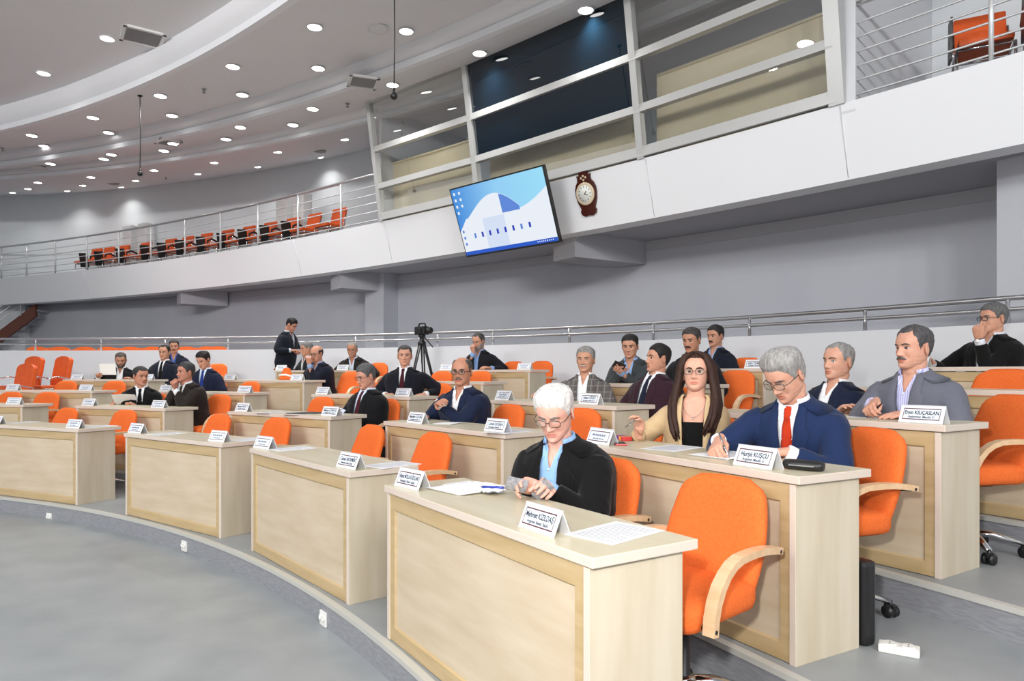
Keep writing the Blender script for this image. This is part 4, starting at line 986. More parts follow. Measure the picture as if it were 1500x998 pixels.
M_['eye_white'] = mat('eye_white', srgb(225,222,216), .25); M_['iris'] = mat('dark_iris', srgb(38,24,18), .15); M_['lash'] = mat('dark_lash', srgb(30,22,20), .6)
M_['gold'] = mat('spectacle_metal', srgb(120,112,100), .25, .9); M_['shoe'] = mat('black_shoe_leather', (.012,.011,.011), .35)
M_['lens'] = glassy('spectacle_lens', (.97,.98,.98), .06)
M_['blackspec'] = mat('dark_spectacle_frame', srgb(34,30,30), .3)
PEOPLE = []
def ik(S, Wt, l1, l2, pole):
    d = Wt-S; L = d.length; mx = (l1+l2)*.995
    if L > mx: Wt = S+d*(mx/L); d = Wt-S; L = mx
    a = (l1*l1-l2*l2+L*L)/(2*L); hh = sqrt(max(l1*l1-a*a, 0)); n = d.normalized()
    p = pole-n*pole.dot(n); p.normalize()
    return S+n*a+p*hh, Wt
def smooth_path(pts, n=6, r=.35):                          # rounds the middle joint of a 3-point path
    a, b, c = pts; out = [a.lerp(b, t) for t in (0,.18,.36,.52)]; p0 = a.lerp(b, 1-r*.6); p1 = b.lerp(c, r*.6)
    for i in range(n+1):
        t = i/n; out.append((p0*(1-t)+b*t)*(1-t)+(b*(1-t)+p1*t)*t)
    return out+[b.lerp(c, t) for t in (.42,.6,.8,1.0)]
def person(label, px, py, row, turn, hturn, pitch, hpitch, dR=.20, hands=None, hair=('full',(60,56,54)), hairt=.012, skinc=(205,160,135), jacket=(22,24,32), pat=None, shirt=(232,234,240), shirtpat=None, tie=None, vz=.16, openw=0, glasses=None, stache=None, beard=None, bulk=1.0, sw=1.0, belly=1.0, hw=1.0, jowl=1.05, nose=1.0, age=1.0, eyes=12, roll=0, hroll=0, near=False, stand=False, extra=None, woman=False, scale=1.0, watch=None):
    bulk *= 1.05; sw *= 1.04
    P = dict(bulk=bulk, sw=sw, belly=belly, hw=hw, jowl=jowl, nose=nose, age=age, hairt=hairt, seed=len(PEOPLE)*3.7)
    floor = RISE*row; R = rowR(row)+DESK_W+dR
    hp = hitc(px, C0, R); th = hp.y; hz_t = EYE+(YH-py)/FPX*th
    fa = atan2(-hp.y, -hp.x)-radians(turn); rz = fa-pi/2
    base = .90 if stand else .49
    def frames(hz):
        T = Matrix.Translation((0,0,hz)) @ Matrix.Rotation(-radians(pitch), 4, 'X') @ Matrix.Rotation(radians(roll), 4, 'Y') @ Matrix.Diagonal((scale, scale, scale, 1))
        npt = T @ Vector((0, .010, .632))
        Hm = Matrix.Translation(npt) @ Matrix.Rotation(-radians(hturn-turn), 4, 'Z') @ Matrix.Rotation(-radians(hpitch), 4, 'X') @ Matrix.Rotation(radians(hroll), 4, 'Y') @ Matrix.Diagonal((scale*1.07, scale*1.05, scale*1.03, 1))
        return T, Hm
    T, H = frames(base); hc = H @ Vector((0, -.012, .108))
    dz = hz_t-floor-hc.z; hz = base+max(-.16, min(.16, dz))
    T, H = frames(hz); hc = H @ Vector((0, -.012, .108))
    Rz = Matrix.Rotation(rz, 4, 'Z'); rp = hp-(Rz @ hc).xy
    root = empty('person', (rp.x, rp.y, floor), rz, label, 'person')
    WM = Matrix.Translation((rp.x, rp.y, floor)) @ Rz; WI = WM.inverted()
    PEOPLE.append((label[:30], round(dz, 3), round(th, 2)))
    sk, lip = skin(skinc)
    body = MB()
    body.loft([[(lambda p, q: p.lerp(q, sst(.065,.115,abs(p.x))))(tpt(P, -.05+.74*i/40, 2*pi*j/36, -.004), tpt(P, -.05+.74*i/40, 2*pi*j/36, -.034)) for j in range(36)] for i in range(41)], 0, True, True, True, T)
    body.tube([T @ Vector((0,-.004,.55)), T @ Vector((0,.0,.61)), H @ Vector((0,-.030,.020)), H @ Vector((0,-.030,.085))], [.062*scale,.056*scale,.056*scale,.05*scale], 24, 0)
    add_head(body, P, H)
    # arms
    jk = MB(); cf = MB(); arms = {}
    vx = .0095 if near else .012
    tloft(jk, P, -.10, .60, 24, .02, 40, 0, T, lambda z: .022-.010*sst(.5,.6,z))
    hands = hands or {}
    for s, nm in ((1, 'R'), (-1, 'L')):
        S = T @ Vector((s*.178*sw, -.006, .497)); hd = hands.get(nm)
        if hd:
            t = th+hd[2]; w = Vector(((hd[0]-750)/FPX*t, t, EYE+(YH-hd[1])/FPX*t)); Wt = WI @ w; kind = hd[3] if len(hd) > 3 else 'relaxed'
            fd = hd[4] if len(hd) > 4 else None; pn = hd[5] if len(hd) > 5 else None; pole = Vector(hd[6]) if len(hd) > 6 else Vector((s*.8, -.35, -.75))
        elif stand: Wt = S+Vector((s*.03,.06,-.53)); kind = 'relaxed'; fd = pn = None; pole = Vector((s*.3,-1,0))
        else: Wt = Vector((s*.13, .30, hz+.16)); kind = 'relaxed'; fd = pn = None; pole = Vector((s*.9,-.3,-.6))
        # the given point is the middle of the hand: step back to the wrist
        fdv = Vector(fd).normalized() if fd else None
        if fdv is None:
            E, Wq = ik(S, Wt, .29*scale, .26*scale, pole); fdv = (Wq-E).normalized()
        Wr = Wt-fdv*.075*scale if hd else Wt
        E, Wr = ik(S, Wr, .295*scale, .262*scale, pole)
        fore = (Wr-E).normalized()
        if fd is None: fdv = fore
        pnv = Vector(pn) if pn else Vector((-s*.35, .1, -1))
        y = fdv; zax = -(pnv-y*pnv.dot(y)).normalized(); x = y.cross(zax)
        HM = Matrix(((x.x,y.x,zax.x,Wr.x),(x.y,y.y,zax.y,Wr.y),(x.z,y.z,zax.z,Wr.z),(0,0,0,1))) @ Matrix.Diagonal((scale*(1 if s > 0 else -1)*1.08, scale*1.08, scale*1.08, 1))
        hv, hf = hand(kind)
        body.add(hv, hf if s > 0 else [f[::-1] for f in hf], 0, True, HM)
        path = smooth_path([S+(T.to_3x3() @ Vector((-s*.05,0,-.03))), E, Wr]); n = len(path)
        body.tube(path, [(.034-.008*i/(n-1))*scale for i in range(n)], 12)
        cuff_end = Wr-fore*.012
        jp = smooth_path([S+(T.to_3x3() @ Vector((-s*.04,0,.0))), E, Wr-fore*.045*scale]); rs = []
        for i in range(len(jp)):
            u = i/(len(jp)-1); r = .078+(.062-.078)*min(1, u/.5) if u < .5 else .062+(.046-.062)*((u-.5)/.5)
            rs.append(r*scale*(.96 if woman else 1.0)*(1+.5*(bulk-1)))
        rs[0] *= .85
        jk.tube(jp, rs, 18, up=(0,0,1))
        cf.tube([Wr-fore*.07*scale, Wr-fore*.03*scale, Wr-fore*.004*scale], [.036*scale,.0375*scale,.0375*scale], 16)
        arms[nm] = (S, E, Wr, HM, fore)
    # legs
    tr = MB(); hipz = hz+.075
    for s in (-1, 1):
        if stand: pts = [Vector((s*.09,0,hz+.02)), Vector((s*.10,.02,.50)), Vector((s*.10,-.01,.09))]
        else: pts = [Vector((s*.09,.0,hz+.06)), Vector((s*.13,.40,hz+.05)), Vector((s*.12,.36,.10))]
        p = smooth_path(pts, 5, .3); n = len(p)
        tr.tube(p, [.088-.034*(i/(n-1)) for i in range(n)], 14)
        body.tube(p, [.060-.02*(i/(n-1)) for i in range(n)], 8)
        sh = MB(); y0 = pts[2].y
        sh.loft([[(pts[2].x+w*cos(a), y0+yy, max(.004, zc+hgt*sin(a))) for a in [2*pi*j/12 for j in range(12)]] for yy, w, zc, hgt in ((-.085,.02,.04,.03),(-.07,.036,.045,.045),(0,.040,.05,.05),(.08,.046,.035,.034),(.15,.040,.026,.024),(.185,.015,.02,.014))]); sh.build('shoe', M_['shoe'], root)
    tloft(tr, P, -.07, .12, 6, .012, 24, 0, Matrix.Translation((0,0,hz+.03)) if not stand else T)
    tr.build('trousers', cloth(tuple(max(0, int(c*.9)) for c in jacket) if not woman else (24,24,28)), root)
    body.build('body', [sk, lip], root)
    # jacket: fuse, smooth, crease, cut the front opening
    bm = voxel(jk, vx, 3)
    TI = T.inverted(); vt = .052 if not woman else .075
    zb = vz; xb = openw
    for v in bm.verts:
        c = v.co; k = 1.0
        for nm in 'RL':
            k += 1.6*exp(-((c-arms[nm][1]).length/.10)**2)
        d = mnoise.noise(Vector((c.x*11+P['seed'], c.y*11, c.z*17)))*.0042+mnoise.noise(Vector((c.x*30, c.y*30+P['seed'], c.z*24)))*.0016
        v.co += v.normal*d*min(k, 2.2)
    def inv(c, lo=-.12):
        q = TI @ c
        if q.y < .01 or q.z < lo or q.z > .64: return None
        a = tfront(P, q.x, min(q.z, .6), .020)
        if q.y > a.y+.03/scale and q.z < .5: return None
        return q
    def xv(z): t = max(0, min(1, (z-zb)/(.595-zb))); return xb+(vt-xb)*t
    for s in (1, -1):
        fs = [f for f in bm.faces if (inv(f.calc_center_median()) is not None)]
        geom = list({v for f in fs for v in f.verts})+list({e for f in fs for e in f.edges})+fs
        A = T @ Vector((s*vt, 0, .595)); B = T @ Vector((s*xb, 0, zb)); yv = T.to_3x3() @ Vector((0,1,0)); nrm = (A-B).cross(yv).normalized()
        bmesh.ops.bisect_plane(bm, geom=geom, plane_co=A, plane_no=nrm, dist=1e-5)
    dele = []
    for f in bm.faces:
        q = inv(f.calc_center_median())
        if q is not None and abs(q.x) < xv(q.z) and q.z > zb and not (q.z > .56 and q.y < .02): dele.append(f)
        elif (lambda q: q.z > .592 and abs(q.x) < .12 and abs(q.y) < .12)(TI @ f.calc_center_median()): dele.append(f)
    bmesh.ops.delete(bm, geom=dele, context='FACES')
    me = bpy.data.meshes.new('jacket'); bm.to_mesh(me); bm.free(); me.materials.append(cloth(jacket, pat)); me.polygons.foreach_set('use_smooth', [True]*len(me.polygons))
    jo = bpy.data.objects.new('jacket', me); COL.objects.link(jo); jo.parent = root
    for s in (1, -1):
        mb = MB(); rows = []
        NL = 22
        for i in range(NL+1):
            z = .602-(.602-max(zb, -.08))*i/NL; x0 = xv(z)-.003
            if woman: wd = .030
            else: wd = interp([(-.1,.022 if openw else .004),(zb,.022 if openw else .006),(max(zb+.06, .22),.040),(.46,.076),(.487,.082),(.492,.056),(.54,.052),(.575,.040),(.61,.030)], z)[0]
            row_ = []
            for u in (0,.12,.5,.88,1):
                x = min(x0+wd*u, .92*tor(P, z)[0]+.02); bl = (.0035 if u in (0,1) else .0085)
                q = tfront(P, s*x, z, .0215-.010*sst(.5,.6,z)+bl); row_.append(q)
            rows.append(row_)
        back = [[Vector((q.x, q.y-.006, q.z)) for q in r] for r in rows]
        n5 = 5; vs = [q for r in rows for q in r]+[q for r in back for q in r]; o_ = len(rows)*n5; fs = []
        for i in range(NL):
            for j in range(4):
                a = i*n5+j; fs.append((a, a+1, a+n5+1, a+n5) if s < 0 else (a, a+n5, a+n5+1, a+1)); fs.append((o_+a, o_+a+n5, o_+a+n5+1, o_+a+1))
            fs.append((i*n5, (i+1)*n5, o_+(i+1)*n5, o_+i*n5)); fs.append((i*n5+4, o_+i*n5+4, o_+(i+1)*n5+4, (i+1)*n5+4))
        mb.add(vs, fs, 0, True, T); mb.build('lapel', cloth(jacket, pat), jo)
    mb = MB()                                               # jacket collar round the back of the neck
    cs = [[tpt(P, zz, radians(d), o) for zz, o in ((.550,.022),(.582,.024),(.606,.023),(.604,.015),(.575,.014))] for d in range(48, 313, 12)]
    mb.loft(cs, 0, True, True, True, T); mb.build('collar', cloth(jacket, pat), jo)
    # shirt
    mb = MB(); cols = 48; zs = [-.06+.655*i/30 for i in range(31)]
    openc = (tie is None)
    zo = .445 if woman else .505
    sb = bmesh.new(); tm = MB(); tm.loft([[(lambda p, q: p.lerp(q, sst(.057 if not woman else .082,.088 if not woman else .115,abs(p.x))))(tpt(P, z, 2*pi*j/cols, .007), tpt(P, z, 2*pi*j/cols, -.020)) for j in range(cols)] for z in zs], 0, True, False)
    bv = [sb.verts.new(v) for v in tm.v]
    for f in tm.f: sb.faces.new([bv[i] for i in f])
    if openc:
        wx, wt = (.060, .085) if woman else (.003, .036)
        for sg in (1, -1):
            A = Vector((sg*wt, 0, .60)); B = Vector((sg*wx, 0, zo)); nr = (A-B).cross(Vector((0,1,0))).normalized()
            fs = [f for f in sb.faces if f.calc_center_median().y > 0 and f.calc_center_median().z > zo-.06]
            bmesh.ops.bisect_plane(sb, geom=list({v for f in fs for v in f.verts})+list({e for f in fs for e in f.edges})+fs, plane_co=A, plane_no=nr, dist=1e-6)
        if woman:
            fs = [f for f in sb.faces if f.calc_center_median().y > 0]
            bmesh.ops.bisect_plane(sb, geom=list({v for f in fs for v in f.verts})+list({e for f in fs for e in f.edges})+fs, plane_co=(0,0,zo), plane_no=(0,0,1), dist=1e-6)
        dl = []
        for f in sb.faces:
            c = f.calc_center_median(); t = (c.z-zo)/(.60-zo)
            if c.y > 0 and c.z > zo and abs(c.x) < wx+(wt-wx)*t+1e-5: dl.append(f)
            elif woman and c.z > .572: dl.append(f)
        bmesh.ops.delete(sb, geom=dl, context='FACES')
    sb.verts.index_update()
    mb.add([v.co.copy() for v in sb.verts], [[v.index for v in f.verts] for f in sb.faces], 0, True, T); sb.free()
    if not woman:
        mb.add(cf.v, cf.f, 0, True)
    sm_ = cloth(shirt, shirtpat)
    so = mb.build('shirt', sm_, root)
    if not woman:
        mb = MB()
        band_ = [[tpt(P, zz, radians(d), o) for zz, o in ((.582,.006),(.600,.011),(.622,.013),(.622,.007),(.592,.002))] for d in range(26 if not openc else 34, 335 if not openc else 327, 12)]
        mb.loft(band_, 0, True, True, True, T)
        for s in (1, -1):
            xi = .006 if not openc else .030
            pts = [tfront(P, s*xi, .585 if not openc else .560, .014), tfront(P, s*(.040 if not openc else .040), .530 if not openc else .543, .017), tfront(P, s*(.062 if not openc else .052), .560 if not openc else .574, .009), tpt(P, .616, s*radians(66), .016), tpt(P, .612, s*radians(34), .016)]
            if openc: pts[4] = tpt(P, .606, s*radians(42), .016)
            inn = [p-Vector((0,.004,.002)) for p in pts]
            f5 = [(0,1,2,3,4),(9,8,7,6,5)]+[(i,5+i,5+(i+1)%5,(i+1)%5) for i in range(5)]
            mb.add(pts+inn, f5 if s > 0 else [f[::-1] for f in f5], 0, False, T)
        mb.build('shirt_collar', sm_, so)
        if near:
            mb = MB()
            for z in ((.50,.43,.36,.29,.22) if openc else ()):
                q = tfront(P, 0.004, z, .009); mb = MB(); mb.lathe([(.0055,0),(.0055,.002),(.001,.003)], 10, M=T @ Matrix.Translation(q) @ Matrix.Rotation(-pi/2, 4, 'X')); mb.build('button', M_['paper'], so)
    if tie:
        mb = MB(); rows = []
        for z, w, o in ((.590,.015,.013),(.578,.019,.021),(.560,.018,.022),(.543,.0135,.020),(.538,.0150,.014),(.50,.022,.013),(.40,.032,.013),(.28,.040,.013),(.16,.044,.013),(.08,.044,.013)):
            rows.append([tfront(P, x, z, o-.002*abs(x/w)) for x in (-w, -w*.5, 0, w*.5, w)])
        back = [[Vector((q.x*.96, q.y-.006, q.z)) for q in reversed(r)] for r in rows]
        mb.loft([r+b for r, b in zip(rows, back)], 0, True, True, True, T); mb.build('tie', cloth(tie), root)
    # hair, brows, eyes
    hst, hcol = hair
    hm = hair_mesh(P, H, hst)
    ho = hm.build('hair', hairmat(hcol), root)
    bc = tuple(int(c*.55) for c in hcol) if sum(hcol) > 360 else hcol
    if age < .5: bc = (46,32,28)
    def fsurf(x, h, o=0):
        w = interp(HEAD, h)[0]*P['hw']; r = min(.98, abs(x)/w); thh = math.asin(r**1.1)*math.copysign(1, x)
        q = hface(hbase(thh, h, P), thh, h, P); return Vector((x, q.y+o, h))+OFFH
    for s in (1, -1):
        mb = MB(); mb.tube([fsurf(s*x, h, .0012) for x, h in ((.011,.1345),(.020,.1375),(.031,.1400),(.042,.1385),(.050,.1335))], [.0022,.0038,.0040,.0030,.0012], 8, up=(0,0,1), M=H, flat=(.55,1) if False else None); mb.build('eyebrow', hairmat(bc), root)
        ec = fsurf(s*.031, .1175, -.0082); er = .0126; mb = MB()
        mb.ball(tuple(ec), er, 16, 0, H)
        gz = Matrix.Translation(ec) @ Matrix.Rotation(-radians(eyes*.35), 4, 'X')
        mb.loft([[(er*1.015*sin(a)*cos(2*pi*j/14), er*1.015*cos(a), er*1.015*sin(a)*sin(2*pi*j/14)) for j in range(14)] for a in (radians(27), radians(20), radians(10), radians(1))], 1, True, True, True, H @ gz)
        up_ = radians(30-eyes*1.15); lo_ = radians(-26-max(0, eyes-20)*.2)
        for a0, a1, mi, r in ((up_, radians(105), 2, er*1.10), (radians(-105), lo_, 2, er*1.08), (up_-radians(5), up_+radians(4), 3, er*1.13)):
            rings = []
            for i in range(7):
                f_ = a0+(a1-a0)*i/6
                rings.append([(r*sin(l), r*cos(l)*cos(f_), r*cos(l)*sin(f_)) for l in [radians(-74+148*j/12) for j in range(13)]])
            mb.loft(rings, mi, True, False, False, H @ Matrix.Translation(ec))
        mb.build('eye', [M_['eye_white'], M_['iris'], sk, M_['lash']], root)
    if stache:
        mb = MB(); pts = [fsurf(x, h, .003) for x, h in ((-.031,.0525),(-.022,.0590),(-.010,.0630),(0,.0625),(.010,.0630),(.022,.0590),(.031,.0525))]
        mb.tube(pts, [.0022,.0058,.0070,.0062,.0070,.0058,.0022], 10, up=(0,0,1), M=H); mb.build('moustache', hairmat(stache), root)
    if beard:
        def fb(th, h):
            p = hface(hbase(th, h, P), th, h, P); a = abs(th)
            m = (1-sst(.052,.066,h+.0))*(1-sst(1.5,1.75,a)) if a < .55 else (1-sst(.058,.075,h-.03*sst(.6,1.3,a)))*(1-sst(1.45,1.65,a))
            if abs(p.x) < .02 and .038 < h < .058 and a < 1: m *= .0
            n_ = p-Vector((0,0,.08)); n_.z *= .5; n_.normalize(); return p+n_*(.0065*m-.004*(1-m)+.0015*mnoise.noise(p*160))+OFFH
        ths, rings = head_grid(P, fb); k = [i for i, h in enumerate(HROWS) if h < .125]
        mb = MB(); mb.loft([rings[i] for i in k], 0, True, False, True, H); mb.build('beard', hairmat(beard), root)
        pts = [fsurf(x, h, .003) for x, h in ((-.030,.048),(-.022,.0590),(-.010,.0630),(0,.0625),(.010,.0630),(.022,.0590),(.030,.048))]
        mb = MB(); mb.tube(pts, [.004,.0058,.0062,.0055,.0062,.0058,.004], 10, up=(0,0,1), M=H); mb.build('moustache', hairmat(beard), root)
    if glasses:
        gm = M_['gold' if glasses == 'thin' else 'blackspec']; mb = MB(); y0 = fsurf(.0,.112).y+.006; lens = MB()
        for s in (1, -1):
            rim = []
            for j in range(21):
                a = 2*pi*j/20; rx = .0245*math.copysign(abs(cos(a))**.7, cos(a)); rzz = .0165*math.copysign(abs(sin(a))**.7, sin(a)); rim.append(Vector((s*(.0315+rx), y0-.010*((.0315+rx)/.06)**2, .1155+rzz))+Vector((0,0,OFFH.z)))
            mb.tube(rim, .0016 if glasses == 'thin' else .0022, 6, M=H)
            lens.add([q for q in rim[:-1]]+[q-Vector((0,.0012,0)) for q in rim[:-1]], [tuple(range(20)), tuple(range(39, 19, -1))], 0, True, H)
            mb.tube([Vector((s*.0562, y0-.009, .120+OFFH.z)), Vector((s*.0735*hw, y0-.030, .121+OFFH.z)), Vector((s*.0775*hw, .0, .122+OFFH.z)), Vector((s*.0775*hw, -.035, .112+OFFH.z))], .0018, 6, M=H)
        mb.tube([Vector((-.008, y0-.001, .119+OFFH.z)), Vector((0, y0+.001, .1215+OFFH.z)), Vector((.008, y0-.001, .119+OFFH.z))], .0016, 6, M=H)
        go = mb.build('eyeglasses', gm, root); lens.build('lens', M_['lens'], go)
    if watch:
        S, E, Wr, HM, fore = arms[watch]; mb = MB(); mb.tube([Wr-fore*.016*scale, Wr+fore*.002*scale], .0385*scale*.92, 18)
        wo = mb.build('wristwatch', M_['black'], root)
        zz = (HM.to_3x3() @ Vector((0,0,1))).normalized(); c = Wr-fore*.007+zz*.035; q = zz.to_track_quat('Z', 'Y').to_matrix().to_4x4(); mb = MB(); mb.lathe([(.018,0),(.018,.006),(.001,.007)], 16, M=Matrix.Translation(c) @ q); mb.build('dial', M_['paper'], wo)
    return dict(root=root, WM=WM, T=T, H=H, arms=arms, P=P, th=th, hz=hz, fsurf=fsurf, body=body)
DK = (30,28,27)
p1 = person('white-haired man with glasses in black jacket and light blue shirt, front row', 813, 604, 1, 30, 22, 16, 26, .16, {'R': (772,712,-.22,'hold',(.55,.75,.25),(-.6,.3,-.5)), 'L': (803,712,-.25,'hold',(-.6,.75,.2),(.55,.3,-.6))},
  ('full',(236,234,232)), .016, (226,176,160), (16,16,18), None, (150,190,236), None, None, -.10, .045, 'thin', bulk=1.14, sw=1.16, near=True, eyes=38, belly=1.05)
p2 = person('grey-haired man in navy blue suit and red tie, writing with a pen', 1150, 549, 2, 24, 40, 18, 34, .14, {'R': (1048,656,-.16,'pen',(-.25,.85,-.35),(-.55,.1,-.8)), 'L': (1128,664,-.18,'flat',(.75,.65,-.1),(.1,.0,-1))},
  ('wave',(168,166,164)), .017, (214,164,142), (30,46,82), None, (238,240,246), None, (196,58,28), .05, 0, 'thin', bulk=1.05, sw=1.12, near=True, eyes=40)
p3 = person('woman with long brown hair and glasses in beige jacket and black top', 1020, 546, 2, 10, 8, 4, -6, .26, {'R': (936,620,-.12,'cup',(-.15,.45,.85),(.3,.8,.3)), 'L': (1085,672,-.05,'relaxed',None,None,(-.1,-.5,-1))},
  ('long',(62,38,30)), .014, (222,172,150), (210,182,142), None, (14,14,16), None, None, -.10, .05, 'thin', bulk=.92, sw=.90, hw=.96, near=True, eyes=2, age=.3, woman=True, nose=.85, scale=.95)
p4 = person('grey-suited man with moustache and lavender striped shirt, pen in hand', 1338, 509, 3, 28, 46, 12, 2, .12, {'R': (1274,596,-.14,'pen',(-.2,.85,-.25),(-.6,.1,-.8)), 'L': (1318,607,-.22,'flat',(.5,.85,-.1),(.1,0,-1))},
  ('receding',(84,82,84)), .010, (212,162,140), (104,106,118), None, (206,208,236), 'stripe', None, .10, 0, None, stache=(112,108,106), bulk=1.08, sw=1.14, near=True, eyes=8, jowl=1.06)
p5 = person('slouching man with short grey hair, navy jacket and open white shirt', 1228, 529, 3, 34, 44, -4, 0, .30, {'R': (1238,600,-.30,'relaxed')},
  ('receding',(150,148,146)), .006, (208,160,138), (24,32,54), None, (240,241,245), None, None, .14, .02, None, bulk=1.06, sw=1.10, near=True, eyes=10, jowl=1.08)
p6 = person('man with hand on his mouth, glasses and wristwatch, at the far right back-row desk', 1455, 466, 5, 38, 50, 4, 2, .24, {'L': (1433,484,-.16,'fist',(-.15,.3,.9),(.2,-.6,.3),(.2,.4,-1)), 'R': (1356,530,.10,'relaxed')},
  ('full',(110,110,110)), .012, (206,156,132), (16,16,17), None, (226,230,240), None, None, .02, .03, 'dark', bulk=1.04, sw=1.08, near=True, eyes=8, watch='L')
p7 = person('man with white moustache in grey checked jacket and open white shirt', 858, 527, 3, 14, 16, 0, 0, .28, {'R': (786,578,-.14,'relaxed')},
  ('full',(150,146,142)), .009, (198,150,124), (92,88,86), 'check', (242,243,246), None, None, -.05, .04, None, stache=(196,192,188), bulk=1.02, sw=1.06, near=True, eyes=14)
p8 = person('reclining man in burgundy jacket and dark tie, looking left', 964, 525, 3, 40, 62, -6, -4, .30, {'L': (957,608,-.05,'relaxed',(0,.25,-1),(.9,0,.1),(-.3,-1,-.2))},
  ('full',(34,30,30)), .010, (200,150,126), (52,30,40), None, (236,238,244), None, (28,32,52), .02, .035, None, bulk=1.10, sw=1.10, belly=1.12, near=True, eyes=8, jowl=1.08)
p9 = person('man in dark grey jacket and blue shirt holding a phone in clasped hands', 923, 507, 4, 18, 14, 20, 10, .12, {'R': (905,538,-.22,'hold',(.5,.7,.3),(-.6,.2,-.5)), 'L': (908,541,-.25,'hold',(-.5,.8,.2),(.6,.2,-.5))},
  ('full',(36,33,32)), .010, (196,148,124), (62,66,70), None, (148,180,226), None, None, .10, .0, None, bulk=1.04, sw=1.08, near=True, eyes=18, jowl=1.06)
p10 = person('man with dark moustache in black jacket, fourth row, behind the woman', 1013, 498, 4, 24, 28, 10, 10, .18, None,
  ('full',(66,62,60)), .008, (186,138,112), (24,24,28), None, (60,62,70), None, None, .30, .0, None, stache=(40,36,34), bulk=1.04, sw=1.06, eyes=20)
p11 = person('man with moustache in dark navy jacket at the back, second desk from right', 1048, 492, 5, 30, 40, 4, 6, .22, None,
  ('full',(40,38,38)), .009, (190,142,118), (24,28,42), None, (150,168,204), None, None, .26, .0, None, stache=(52,48,46), eyes=20)
p12 = person('grey-bearded man in dark jacket resting his chin on his hand, back row', 701, 500, 5, 30, 38, 8, 18, .16, {'R': (692,510,-.13,'fist',(.1,.3,.9),(-.2,-.6,.3),(.3,.4,-1)), 'L': (712,537,-.22,'relaxed')},
  ('receding',(80,78,76)), .007, (196,148,124), (28,28,34), None, (140,172,224), None, None, .05, .015, None, beard=(150,148,146), eyes=28)
p13 = person('balding man with glasses in navy jacket, forearm raised, open white shirt', 677, 544, 2, 34, 22, 10, 3, .16, {'L': (645,589,-.26,'relaxed',(-.75,.6,.2),(-.1,-.5,-.8)), 'R': (618,607,-.10,'relaxed')},
  ('thin',(86,80,78)), .005, (190,138,114), (26,36,62), None, (240,240,243), None, None, .20, .0, 'dark', stache=(120,112,106), bulk=1.06, sw=1.10, near=True, eyes=14, watch='L', jowl=1.05)
p14 = person('clean-shaven man in black suit and dark red tie, third row middle desk', 593, 521, 3, 16, 4, 2, 2, .24, {'R': (571,577,-.16,'pen'), 'L': (614,578,-.18,'relaxed')},
  ('crop',(70,68,68)), .007, (206,156,134), (22,24,34), None, (238,240,245), None, (70,24,34), .05, .0, None, bulk=1.04, sw=1.12, near=True, eyes=8)
p15 = person('grey-haired man with glasses in black suit looking down, second row', 536, 551, 2, 46, 60, 0, 16, .28, {'L': (493,607,-.12,'relaxed',(-.2,.9,-.25),(-.1,0,-1))},
  ('full',(96,96,98)), .013, (206,152,132), (20,20,24), None, (214,224,244), None, (72,24,34), .0, .02, 'thin', bulk=1.08, sw=1.06, belly=1.1, near=True, eyes=36, watch='L', jowl=1.1)
p16 = person('old man with thin white moustache leaning low over the back row desk', 516, 512, 5, 22, 16, 26, 14, .06, {'R': (484,540,-.10,'relaxed'), 'L': (533,539,-.22,'relaxed')},
  ('receding',(150,146,142)), .006, (176,128,104), (34,30,30), None, (206,218,240), None, None, .10, .0, None, stache=(170,166,160), eyes=26)
p17 = person('bald man with dark glasses and hand at his face, fourth row', 464, 518, 4, 42, 44, 14, 12, .12, {'L': (452,527,-.14,'fist',(-.1,.3,.9),(.2,-.6,.3),(.2,.5,-1)), 'R': (425,552,.0,'relaxed')},
  ('bald',(60,56,56)), .007, (196,144,120), (22,26,40), None, (150,170,210), None, None, .25, .0, 'dark', bulk=1.04, sw=1.06, eyes=24)
p18 = person('grey-haired man in profile half hidden behind the bald man, back row', 449, 511, 5, 58, 72, 12, 6, .14, {'R': (408,540,.1,'relaxed')},
  ('full',(128,128,128)), .011, (188,138,114), (26,28,34), None, (220,224,232), None, None, .15, .0, None, eyes=20)
p19 = person('standing man in dark suit bending his head beside the back row desks', 427, 476, 5, -52, -64, 8, 32, .55, {'R': (433,513,-.14,'hold'), 'L': (437,514,.05,'hold')},
  ('full',(22,20,20)), .012, (188,138,114), (24,28,38), None, (200,206,218), None, None, .25, .0, None, eyes=36, stand=True, scale=.98)
p20 = person('bearded man in black jacket and white shirt reading a paper, fourth row', 177, 527, 4, 12, 6, 8, 20, .18, {'R': (147,548,-.16,'hold'), 'L': (190,554,-.2,'relaxed')},
  ('crop',(84,78,74)), .007, (184,134,110), (22,22,26), None, (236,238,242), None, None, -.02, .05, None, beard=(88,82,78), bulk=1.06, sw=1.10, eyes=34)
p21 = person('man in dark navy suit, white shirt and black tie, fourth row left', 241, 516, 4, 30, 28, 4, 4, .24, None,
  ('receding',(44,40,38)), .008, (196,146,120), (26,30,44), None, (236,238,243), None, (18,18,22), .02, .02, None, bulk=1.06, sw=1.06, eyes=12)
p22 = person('moustached man in blue shirt and dark jacket, back row far left', 255, 508, 5, 8, 4, 14, 2, .14, {'R': (221,541,-.1,'relaxed')},
  ('full',(52,48,46)), .009, (186,136,112), (28,34,52), None, (70,100,170), None, None, .25, .0, None, stache=(50,46,44), eyes=12)
p23 = person('young man in navy suit and blue tie looking down, third row', 298, 527, 3, 28, 42, 6, 26, .20, None,
  ('full',(34,30,30)), .011, (204,154,130), (26,32,54), None, (214,226,244), None, (34,58,130), .05, .0, None, eyes=38)
